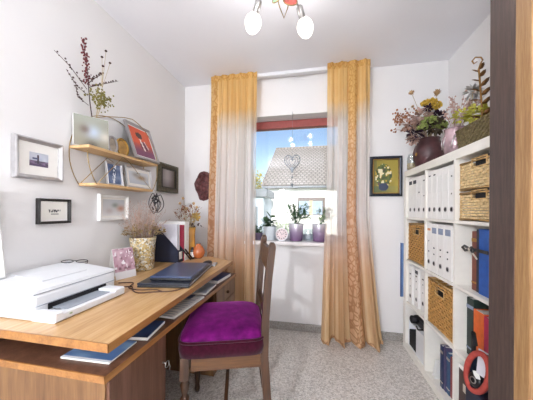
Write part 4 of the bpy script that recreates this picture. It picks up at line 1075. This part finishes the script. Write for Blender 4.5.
# wicker baskets
M['wicker_light'] = plain('light_wicker', 'e0c493', .7, var=.25, nscale=70); M['wicker_brown'] = plain('brown_wicker', 'b98a4c', .7, var=.3, nscale=70); M['wicker_frame'] = plain('wicker_frame', 'cfa870', .7, var=.2, nscale=60)
def basket(label, loc, w, d, h, mat, nc, nr, hole):
    """front faces local -Y; w along X, d along Y"""
    t = thing('wicker_basket', label, 'basket', loc, (0, 0, -PI/2), 'wicker baskets in the bookcase')
    def panel(wid, rows_, cols_, f, hole=None):
        g = G(); cw = wid/cols_; rh = (h-.03)/rows_
        for r in range(rows_):
            for c in range(cols_):
                xa = -wid/2+c*cw; za = .012+r*rh
                if hole and hole[0] < xa+cw/2 < hole[1] and hole[2] < za+rh/2 < hole[3]: continue
                o = .006 if (r+c) % 2 else 0
                vs = [(xa-.001, -o, za+.0016), (xa+cw*.5, -o-.003, za+.0016), (xa+cw+.001, -o, za+.0016), (xa-.001, -o, za+rh-.0016), (xa+cw*.5, -o-.003, za+rh-.0016), (xa+cw+.001, -o, za+rh-.0016)]
                vs += [(p[0], p[1]+.006, p[2]) for p in vs]
                g.add([f(p) for p in vs], [(0, 1, 4, 3), (1, 2, 5, 4), (8, 7, 10, 11), (7, 6, 9, 10), (3, 4, 10, 9), (4, 5, 11, 10), (7, 1, 0, 6), (8, 2, 1, 7), (0, 3, 9, 6), (2, 8, 11, 5)])
        return g
    hb = (-.05, .05, h*.72, h*.72+.042) if hole else None
    panel(w-.02, nr, nc, lambda p: (p[0], p[1]+.008, p[2]), hb).build('front_weave', mat, t)
    panel(w-.02, nr, nc, lambda p: (-p[0], d-.008-p[1], p[2]), None).build('back_weave', mat, t)
    for s in (-1, 1): panel(d-.02, nr, max(6, int(nc*d/w)), (lambda p: (w/2-.008-p[1]*-1*-1 if False else w/2-.008-p[1], p[0]+d/2, p[2])) if s > 0 else (lambda p: (-w/2+.008+p[1], -p[0]+d/2, p[2])), None).build('side_weave', mat, t)
    g = G(); 
    g.tube([(-w/2+.008, .008, h-.01), (w/2-.008, .008, h-.01), (w/2-.008, d-.008, h-.01), (-w/2+.008, d-.008, h-.01)], .0085, 6, True)
    g.build('rim', M['wicker_frame'], t)
    g = G()
    for x in (-w/2+.009, w/2-.009):
        for y_ in (.009, d-.009): g.tube([(x, y_, 0), (x, y_, h-.01)], .006, 6)
    g.tube([(-w/2+.008, .008, .008), (w/2-.008, .008, .008), (w/2-.008, d-.008, .008), (-w/2+.008, d-.008, .008)], .008, 6, True)
    g.build('corner_stakes', M['wicker_frame'], t)
    G().box(-w/2+.012, w/2-.012, .012, d-.012, .004, .012).build('bottom', mat, t)
    if hole:
        z0, z1 = hb[2], hb[3]
        G().tube([(-.052, .003, z0), (.052, .003, z0), (.052, .003, z1), (-.052, .003, z1)], .004, 5, True).build('handle_rim', M['wicker_frame'], t)
        G().box(-.05, .05, .018, .022, z0-.01, z1+.01).build('lining', M['black_matt'], t)  # black sheet standing in for the shade inside the handle hole
    return t
cy = lambda c: (cols[c][0]+cols[c][1])/2
bk1 = basket('light wicker basket in the top row, lower one of the stacked two', (BX+.012, cy(2), rows[0][0]+EPS), .318, .33, .152, M['wicker_light'], 12, 9, True)
dup(bk1, 'light wicker basket in the top row, stacked on the other one', (BX+.012, cy(2), rows[0][0]+.157+EPS))
bk2 = basket('brown wicker basket in the second row by the back wall', (BX+.012, cy(0), rows[1][0]+EPS), .318, .33, .305, M['wicker_brown'], 12, 16, True)
dup(bk2, 'brown wicker basket in the third row below the labelled binders', (BX+.012, cy(1)+.004, rows[2][0]+EPS))
# binders
FACE = -PI/2
M['lab_grey'] = plain('blue_grey_label', '8e97ac', .7); M['lab_dark'] = plain('dark_label', '3a3d44', .7); M['lab_orange'] = plain('orange_label', 'd89a70', .7)
pos = ['nearest to the back wall', 'second from the back wall', 'third from the back wall', 'nearest to the doorway']
y = cols[0][1]-.003
for k in range(4):
    w = .080; y -= w/2
    binder('white binder in the top row beside the back wall, '+pos[k], (BX+.018, y, rows[0][0]+EPS), FACE, w-.002, .312, .285, M['lab_dark'] if k in (0, 1) else M['paper'], (.262, .29) if k in (0, 1) else (.18, .28), group='white binders, top row', lines=[(.19, .12)] if k == 2 else ([(.27, .15), (.16, .06)] if k == 3 else None))
    y -= w/2+.001
y = cols[1][1]-.003; wid = [.062, .066, .064, .066, .062]
pos5 = ['first from the back wall', 'second from the back wall', 'middle one', 'fourth from the back wall', 'next to the wicker baskets']
for k in range(5):
    w = wid[k]; y -= w/2
    binder('plain white binder in the top row, second compartment, '+pos5[k], (BX+.012, y, rows[0][0]+EPS), FACE, w-.002, .315, .285, M['paper'], (.17, .27), group='plain white binders, top row', lines=[(.285, .2)] if k in (0, 1) else ([(.25, .1), (.15, .06)] if k == 4 else None))
    y -= w/2+.001
y = cols[1][1]-.003; wid = [.058, .078, .078, .078]
posb = ['narrow one with an orange label', 'left of the three with blue grey labels', 'middle of the three with blue grey labels', 'right of the three with blue grey labels']
for k in range(4):
    w = wid[k]; y -= w/2
    binder('white binder in the second row, '+posb[k], (BX+.010, y, rows[1][0]+EPS), FACE, w-.002, .318, .285, M['lab_orange'] if k == 0 else M['lab_grey'], (.27, .285) if k == 0 else (.255, .292), group='labelled white binders, second row', lines=[(.16, .1), (.12, .08)] if k else [(.20, .07), (.13, .1)])
    y -= w/2+.002
y = cols[0][1]-.006; posc = ['next to the back wall', 'in the middle', 'next to the wicker basket']
for k in range(3):
    w = .072; y -= w/2
    binder('white binder leaning in the third row, '+posc[k], (BX+.020+.012*k, y-.004, rows[2][0]+EPS+.0005), FACE, w-.002, .305, .28, M['lab_dark'] if k == 1 else M['paper'], (.26, .285) if k == 1 else (.17, .27), group='leaning white binders, third row', lines=[(.24, .2), (.2, .06), (.14, .05)])
    y -= w/2+.012
# coloured books and binders
def book(name, label, loc, w, h, d, mat, cat='book', group=None, trim=None, rz=FACE):
    t = thing(name, label, cat, loc, (0, 0, rz), group)
    G().box(-w/2, w/2, 0, .004, 0, h, .0015, 1).box(-w/2, -w/2+.003, .003, d, 0, h).box(w/2-.003, w/2, .003, d, 0, h).build('cover', mat, t)
    G().box(-w/2+.003, w/2-.003, .006, d-.004, .004, h-.004).build('pages', M['paper'], t)
    if trim is not None: G().box(-w/2-.0003, w/2+.0003, -.0012, .002, h*.82, h*.88).box(-w/2-.0003, w/2+.0003, -.0012, .002, h*.12, h*.15).build('spine_band', trim, t)
    return t
def cm(name, col): M[name] = plain(name, col, .5, var=.15); return M[name]
book('photo_album', 'reddish brown photo album in the second row, tied with the ribbon', (.80, 1.386, rows[1][0]+EPS), .040, .300, .25, cm('red_brown_cover', '7d4638'), 'album', trim=M['gold_frame'])
book('photo_album', 'slim dark album between the brown and the blue album', (.795, 1.352, rows[1][0]+EPS), .024, .312, .25, cm('dark_cover', '2a2a36'), 'album')
book('binder', 'bright blue binder in the second row next to the albums', (.79, 1.303, rows[1][0]+EPS), .068, .315, .27, cm('bright_blue_cover', '2458a8'), 'binder')
book('binder', 'blue binder in the second row, half hidden by the doorway', (.79, 1.226, rows[1][0]+EPS), .070, .315, .27, cm('mid_blue_cover', '2f4f94'), 'binder')
rb = thing('ribbon', 'black and white ribbon with a bow tied around the albums in the second row', 'ribbon', (.786, 1.34, .962))
M['ribbon'] = plain('striped_ribbon', '3c3836', .6, var=.5, nscale=120); M['ribbon_pale'] = plain('pale_ribbon', 'c2b6a8', .6, var=.2)
G().box(-.004, -.001, -.077, .070, -.008, .008).build('band', M['ribbon'], rb)
for s, m in ((1, 'ribbon'), (-1, 'ribbon')):
    G().tube([(-.010, .035, 0), (-.022, .035+s*.028, .014), (-.022, .035+s*.045, .004), (-.018, .035+s*.03, -.010), (-.010, .035, 0)], .006, 6).build('bow_loop', M[m], rb)
G().tube([(-.010, .03, 0), (-.018, .0, -.018), (-.014, -.02, -.04)], .004, 5).build('ribbon_tail', M['ribbon_pale'], rb); G().ball((-.011, .035, 0), .011, 8, 6).build('knot', M['ribbon_pale'], rb)
book('binder', 'dark green binder in the third row with a pale label band', (.80, 1.420, rows[2][0]+EPS), .050, .300, .27, cm('dark_green_cover', '22332f'), 'binder', trim=M['lab_grey'])
book('binder', 'orange binder in the third row beside the dark green one', (.80, 1.355, rows[2][0]+EPS), .072, .258, .22, cm('orange_cover', 'e0692c'), 'binder')
book('binder', 'raspberry red binder in the third row beside the orange one', (.80, 1.288, rows[2][0]+EPS), .056, .252, .22, cm('raspberry_cover', 'b32a50'), 'binder')
book('binder', 'navy binder standing behind the raspberry one in the third row', (.83, 1.218, rows[2][0]+EPS), .070, .305, .25, cm('navy_cover', '1f2c48'), 'binder')
# bottom row
bb = [('dark blue book in the bottom row, left one of the row', .030, .262, '27365e'), ('violet grey book in the bottom row beside the dark blue one', .026, .27, '4a4468'), ('teal blue book in the bottom row', .030, .25, '36587a'), ('brick red book in the bottom row beside the divider', .026, .24, '8a4038')]
y = 1.690
for k, (lab, w, h, c) in enumerate(bb):
    y -= w/2; book('book', lab, (.79+.004*k, y, rows[3][0]+EPS), w-.001, h, .2, cm('cover_shade_%d' % k, c), trim=M['ribbon_pale'] if k % 2 == 0 else None); y -= w/2+.001
for k in range(2):
    t = tag(G().box(0, .20, -.0015, .0015, 0, .145, .0005, 1).build('brochure', M['paper']), ['white brochure leaning on the books in the bottom row, nearer one', 'white brochure leaning in the bottom row, farther one'][k], 'brochure', 'brochures in the bottom row')
    t.location = (.785, 1.752+.032*k, rows[3][0]+.001); t.rotation_euler = (R(20), 0, 0)
bx = thing('storage_box', 'white cardboard box with a dark open front in the bottom row', 'box', (BX+.02, cy(0), rows[3][0]+EPS), (0, 0, FACE))
g = G().box(-.15, .15, .27, .274, 0, .2).box(-.15, -.146, 0, .27, 0, .2).box(.146, .15, 0, .27, 0, .2).box(-.146, .146, 0, .27, 0, .004).box(-.15, .15, 0, .274, .2, .204).box(.0, .15, -.003, 0, 0, .204).build('shell', M['white_plastic'], bx)
G().box(-.146, -.002, .004, .26, .005, .13).build('inner_tray', M['black_matt'], bx)
dv = thing('compact_camera', 'black camera with strap lying on the white box in the bottom row', 'camera', (BX+.10, cy(0)+.02, rows[3][0]+.206))
G().box(-.06, .07, -.10, .10, 0, .06, .014).build('body', M['black'], dv); Mx = Matrix.Translation((-.06, .05, .035)) @ Matrix.Rotation(-PI/2, 4, 'Y')
G().lathe([(.03, 0), (.03, .03), (.026, .034), (.02, .02)], 18, M=Mx).build('lens', M['black_matt'], dv); G().box(-.03, .03, -.03, .03, .058, .082, .006).build('viewfinder', M['black'], dv)
G().tube([(.0, -.10, .04), (-.07, -.11, .03), (-.085, -.06, .006), (-.075, .0, .005)], .005, 6).build('strap', M['black_matt'], dv)
dbx = thing('document_box', 'dark brown box file with a pale lid edge in the bottom row', 'box', (.775, 1.395, rows[3][0]+EPS), (0, 0, FACE))
cm('dark_brown_card', '3f2a26'); G().box(-.07, .07, 0, .3, 0, .262, .002).build('body', M['dark_brown_card'], dbx); G().box(-.071, .071, -.001, .301, .262, .285, .002).build('lid', M['mat_board'], dbx); G().box(-.03, .03, -.002, .0, .16, .2).build('label', M['ribbon_pale'], dbx)
# dark bag with red rim in front of the bookcase
RB = (.722, 1.19, 0)
bag = thing('shoulder_bag', 'dark shoulder bag with thick brick red rim standing before the bookcase', 'bag', RB)
M['red_felt'] = plain('brick_red_felt', 'b4483e', .8, var=.15, nscale=40)
def ell(sc_, x, n=32): return [(x-RB[0], 1.188+sc_*(-.5*.108*math.cos(a)+.87*.056*math.sin(a))-RB[1], .455+sc_*(.87*.108*math.cos(a)+.5*.056*math.sin(a))) for a in [2*PI*k/n for k in range(n)]]
rg = [ell(1.0, .700), ell(1.0, .725), ell(.92, .742), ell(.86, .742), ell(.90, .712)]
vs = [p for r_ in rg for p in r_]; n = 32
fs = [(k*n+i, k*n+(i+1) % n, k*n+n+(i+1) % n, k*n+n+i) for k in range(3) for i in range(n)]
g = G().add(vs, fs, True); g.f.append([3*n+i for i in range(n)]); g.sm.append(False); g.build('pouch', M['navy'], bag)
rim = []; 
for k, p in enumerate(ell(1.0, .698)): rim.append(p)
G().tube(rim, .0115, 8, True).build('rim', M['red_felt'], bag)
G().box(.694-RB[0], .750-RB[0], -.075, .078, 0, .375, .012).build('body', M['navy'], bag)
G().tube([(-.012, .03, .555), (-.006, .055, .60), (.0, .062, .52), (-.004, .075, .44)], .009, 7).build('strap', M['black_matt'], bag)
pa = tag(G().box(-.030, .030, -.0012, .0012, 0, .105, .0005, 1).build('folded_paper', M['lilac']), 'pale grey folded paper sticking out of the dark bag', 'paper'); pa.location = (.705, 1.166, .452); pa.rotation_euler = (R(-8), R(-3), R(-80))
cd = tag(G().box(-.018, .018, -.001, .001, 0, .03, .0004, 1).build('white_card', M['paper']), 'small white card inside the dark bag below the folded paper', 'card'); cd.location = (.703, 1.192, .425); cd.rotation_euler = (0, R(-25), R(-85))
hp = thing('headphones', 'black headphones lying in the lower part of the dark bag', 'headphones', (.714, 1.214, .405), (0, R(-82), R(12)))
G().lathe([(.012, .018), (.028, .016), (.033, .006), (.030, 0), (.02, -.004)], 20).build('ear_cup', M['black'], hp); G().lathe([(.015, .018), (.015, .0205), (.010, .0205)], 18, cap=False).build('cup_ring', M['steel'], hp)
G().tube([(.028, 0, .006), (.05, -.015, .006), (.065, -.035, .004)], .004, 6).build('headband', M['black'], hp)
# blue board on the wall behind the bookcase
bb_ = thing('pin_board', 'narrow blue board on the back wall half behind the bookcase', 'board', (.9, YB, .40)); M['blue_board'] = plain('blue_board', '6482ae', .6, var=.15, nscale=8)
G().box(-.142, .15, -.018, -.001, 0, .47, .002).build('panel', M['blue_board'], bb_); G().box(-.144, -.139, -.020, -.001, -.002, .472, .001).build('edge', M['blue_card'], bb_)

# ------------------------------------------------------------------ on top of the bookcase
TZ = BW
M['dark_clay'] = plain('dark_plum_clay', '4a2c2e', .45, var=.35, nscale=25, bmp=.003)
VP_ = (.868, 2.045, TZ)
dv_ = thing('clay_vase', 'round dark plum clay vase on the far end of the bookcase', 'vase', VP_)
G().lathe([(.06, 0), (.085, .02), (.103, .08), (.105, .12), (.09, .175), (.07, .205), (.076, .222), (.066, .222), (.062, .2)], 28).build('body', M['dark_clay'], dv_)
G().ball((-.098, -.03, .10), .014, 10, 8, (.5, 1, 1)).build('button', M['gold_frame'], dv_)
gj = thing('glass_jar', 'small clear glass jar at the far end of the bookcase behind the clay vase', 'jar', (.80, 2.175, TZ))
G().lathe([(.030, 0), (.036, .006), (.038, .10), (.028, .125), (.03, .135), (.026, .135), (.034, .10), (.032, .012)], 20).build('jar', M['clear_glass'], gj); G().lathe([(.0, .012), (.033, .012), (.0335, .06), (0, .065)], 18).build('filling', M['pale_stem'], gj)
pj = thing('pink_vase', 'pink and silver glazed vase between the clay vase and the woven planter', 'vase', (.842, 1.640, TZ))
M['pink_silver'] = plain('pink_silver_glaze', 'b0969c', .22, .35, .35, 14)
G().lathe([(.042, 0), (.052, .008), (.066, .06), (.066, .10), (.052, .145), (.058, .165), (.050, .165), (.045, .14)], 26).build('body', M['pink_silver'], pj)
g = G()
for k in range(8):
    a = 2*PI*k/8; g.tube([(.067*math.cos(a), .067*math.sin(a), .05), (.069*math.cos(a+.15), .069*math.sin(a+.15), .08), (.064*math.cos(a+.3), .064*math.sin(a+.3), .11)], .0035, 5)
g.build('relief', M['silver'], pj)
# woven planter
wp = thing('woven_planter', 'olive brown woven rectangular planter on top of the bookcase by the doorway', 'planter', (.86, 1.345, TZ))
M['olive_weave'] = plain('olive_woven_fibre', '6d6040', .85, var=.4, nscale=80)
g = G(); pw, pl, ph = .078, .140, .104
for r in range(9):
    z0 = .003+r*ph/9
    for (ax_, L_, off) in (('y', pl, -pw), ('y', pl, pw), ('x', pw, -pl), ('x', pw, pl)):
        ncell = 16 if ax_ == 'y' else 9
        for c in range(ncell):
            a = -L_+2*L_*c/ncell; b = a+2*L_/ncell; o = .004 if (r+c) % 2 else 0; s = 1 if off > 0 else -1; t_ = .0022
            flare = 1+.10*r/9
            if ax_ == 'y': g.box((off+s*o)*flare-t_, (off+s*o)*flare+t_, a*flare, b*flare, z0, z0+ph/9*.95)
            else: g.box(a*flare, b*flare, (off+s*o)*flare-t_, (off+s*o)*flare+t_, z0, z0+ph/9*.95)
g.build('weave', M['olive_weave'], wp)
G().box(-pw, pw, -pl, pl, 0, .006).build('bottom', M['olive_weave'], wp)
f_ = 1.10; G().tube([(-pw*f_, -pl*f_, ph), (pw*f_, -pl*f_, ph), (pw*f_, pl*f_, ph), (-pw*f_, pl*f_, ph)], .006, 6, True).build('rim', M['olive_weave'], wp)
G().box(-pw*.98, pw*.98, -pl*.98, pl*.98, .085, .095).build('moss', M['soil'], wp)
# dried flowers
random.seed(77)
for nm, c in (('achillea', 'c9a43c'), ('purple_black', '3c2436'), ('sage_green', '8a9650'), ('dusty_pink', 'c0a094'), ('lime_yellow', 'c2bd4e'), ('copper_leaf', '8a6430'), ('dark_leaf', '4a4030')): M[nm] = plain(nm+'_petals', c, .85, var=.35, nscale=70)
def cluster(cx, cy, cz, r, n, rr, flat=.6, seed=0):
    g = G()
    for k in range(n):
        v = Vector((random.gauss(0, 1), random.gauss(0, 1), random.gauss(0, flat))); v = v.normalized()*r*random.uniform(.5, 1); g.ball((cx+v.x, cy+v.y, cz+v.z*flat), random.uniform(.7, 1.2)*rr, 5, 4)
    return g
def ruff(cx, cy, cz, r, n, l, w):
    g = G()
    for k in range(n):
        v = Vector((random.gauss(0, 1), random.gauss(0, 1), random.gauss(0, .8))).normalized(); g.leaf(Vector((cx, cy, cz))+v*r*random.uniform(.2, .8), v, l, w, .2)
    return g
MB_ = Vector((VP_[0], VP_[1], TZ+.21))
bq = thing('dried_bouquet', 'large mixed dried bouquet in the dark clay vase on the bookcase', 'dried flower', tuple(MB_))
def qpart(g, name, mat): return shift(g, MB_).build(name, M[mat], bq)
heads = [((.725, 1.99, 2.055), 'seed_tan', 'ball', .020), ((.905, 2.0, 2.045), 'seed_tan', 'ball', .026), ((.735, 1.99, 1.948), 'seed_tan', 'ball', .012), ((.76, 1.97, 1.90), 'seed_tan', 'ball', .011),
         ((.83, 1.96, 1.955), 'achillea', 'cl', .052), ((.875, 1.98, 1.935), 'achillea', 'cl', .05), ((.905, 1.98, 1.855), 'purple_black', 'ruff', .045), ((.815, 1.94, 1.905), 'purple_black', 'ruff', .026), ((.745, 1.97, 1.735), 'purple_black', 'ruff', .048),
         ((.83, 1.93, 1.81), 'sage_green', 'cl', .06), ((.785, 1.95, 1.775), 'sage_green', 'cl', .045), ((.89, 1.93, 1.775), 'sage_green', 'cl', .05), ((.86, 1.92, 1.76), 'dark_leaf', 'ruff', .05), ((.72, 1.97, 1.80), 'dusty_pink', 'ruff', .045), ((.78, 1.96, 1.855), 'dusty_pink', 'ruff', .05), ((.73, 1.965, 1.69), 'dusty_pink', 'ruff', .035)]
for p, m, kind, r in heads:
    p = Vector(p); qpart(G().tube([MB_-Vector((0, 0, .08)), MB_.lerp(p, .4)+Vector((0, 0, .03)), p], .0022, 4), 'stem', 'pale_stem')
    if kind == 'ball':
        g = G().ball(p, r*.75, 9, 7)
        for k in range(30):
            v = Vector((random.gauss(0, 1), random.gauss(0, 1), random.gauss(0, 1))).normalized(); g.leaf(p+v*r*.6, v, r*.5, r*.25, 0)
        qpart(g, 'seed_ball', m)
    elif kind == 'cl': qpart(cluster(p.x, p.y, p.z, r, 90, .009), 'flower_head', m)
    else: qpart(ruff(p.x, p.y, p.z, r, 60, r*.9, r*.5), 'flower_head', m)
g = G(); h_ = G()
for k in range(46):
    e = Vector((random.uniform(.60, .76), random.uniform(1.93, 2.05), random.uniform(1.78, 1.90))); g.tube([MB_, MB_.lerp(e, .6)+Vector((0, 0, .03)), e], .0011, 4)
    for q in range(3): h_.ball(e+Vector((random.gauss(0, .012), random.gauss(0, .012), random.gauss(0, .012))), random.uniform(.004, .009), 5, 4)
qpart(g, 'fine_stems', 'dusty_pink'); qpart(h_, 'fine_buds', 'rust')['kind'] = 'stuff'
SP = Vector((.842, 1.64, TZ+.15))
sprays = thing('dried_spray', 'dusty pink dried twig spray in the pink vase on the bookcase', 'dried flower', tuple(SP))
g = G(); h_ = G()
for k in range(26):
    e = Vector((random.uniform(.76, .93), random.uniform(1.50, 1.66), random.uniform(1.75, 1.86))); g.tube([SP-Vector((0, 0, .05)), SP.lerp(e, .5), e], .0013, 4)
    for q in range(6): h_.ball(SP.lerp(e, .6+.08*q)+Vector((random.gauss(0, .007), random.gauss(0, .007), random.gauss(0, .006))), random.uniform(.004, .007), 5, 4)
shift(g, SP).build('twigs', M['dusty_pink'], sprays); shift(h_, SP).build('buds', M['dusty_pink'], sprays)['kind'] = 'stuff'
LY = Vector((.85, 1.44, TZ+.096))
ly = thing('dried_hydrangea', 'lime yellow dried hydrangea lying in the woven planter', 'dried flower', tuple(LY))
g = G()
for (x, y, z, r) in ((.80, 1.49, 1.675, .045), (.83, 1.43, 1.665, .05), (.86, 1.47, 1.67, .05), (.81, 1.39, 1.645, .038), (.87, 1.40, 1.65, .04)):
    for k in range(70):
        v = Vector((random.gauss(0, 1), random.gauss(0, 1), random.gauss(0, .8))).normalized(); g.leaf(Vector((x, y, z))+v*r*random.uniform(.4, .9), v, .020, .014, .2)
shift(g, LY).build('petals', M['lime_yellow'], ly)
g = G()
for y in (1.40, 1.45, 1.48): g.tube([(.85, y-.02, TZ+.096), (.84, y, 1.65)], .003, 5)
shift(g, LY).build('stems', M['pale_stem'], ly)
OR = Vector((.818, 1.362, TZ+.096))
orn = thing('metal_leaf_ornament', 'copper metal leaf stem with a curled tip standing in the woven planter', 'ornament', tuple(OR))
top = [(0, 0, 0), (-.005, .0, .10), (-.012, .0, .20), (-.018, .0, .275), (-.008, .004, .305), (.006, .012, .325), (.004, .022, .345), (-.016, .03, .352), (-.030, .03, .335), (-.026, .024, .318), (-.012, .022, .325)]
G().tube(top, [.004]*4+[.0036]*6+[.002], 6).build('stem', M['copper_leaf'], orn)
lv = [(.03, -1, .7), (.045, 1, .7), (.075, -1, .6), (.095, 1, .8), (.12, -1, .5), (.14, 1, .8), (.165, -1, .9), (.185, 1, .9), (.215, -1, .9), (.235, 1, 1), (.26, -1, 1.2), (.27, 1, 1.3)]
M['copper'] = plain('copper_leaf_metal', '6e4a24', .4, .6, .3, 40)
for z, s, up in lv:
    g = G(); x = -.018*z/.275; g.leaf((x, 0, z), (s*.75, -s*.65, up), .052 if z < .2 else .038, .023, .15, Vector((.4, -.9, .2)))
    sm = g.build('leaf', M['copper'], orn); md = sm.modifiers.new('thickness', 'SOLIDIFY'); md.thickness = .0012
sl = thing('silver_flower', 'small silver grey artificial flower beside the copper leaf ornament', 'dried flower', (.808, 1.40, TZ+.096))
G().tube([(0, 0, 0), (-.01, .01, .1), (-.005, .012, .185)], .002, 5).build('stem', M['pale_stem'], sl)
g = G()
for k in range(46):
    v = Vector((random.gauss(0, 1), random.gauss(0, 1), random.gauss(0, 1))).normalized(); g.leaf(Vector((-.005, .012, .185))+v*.012, v, .034, .012, .3)
g.build('petals', M['silver'], sl)
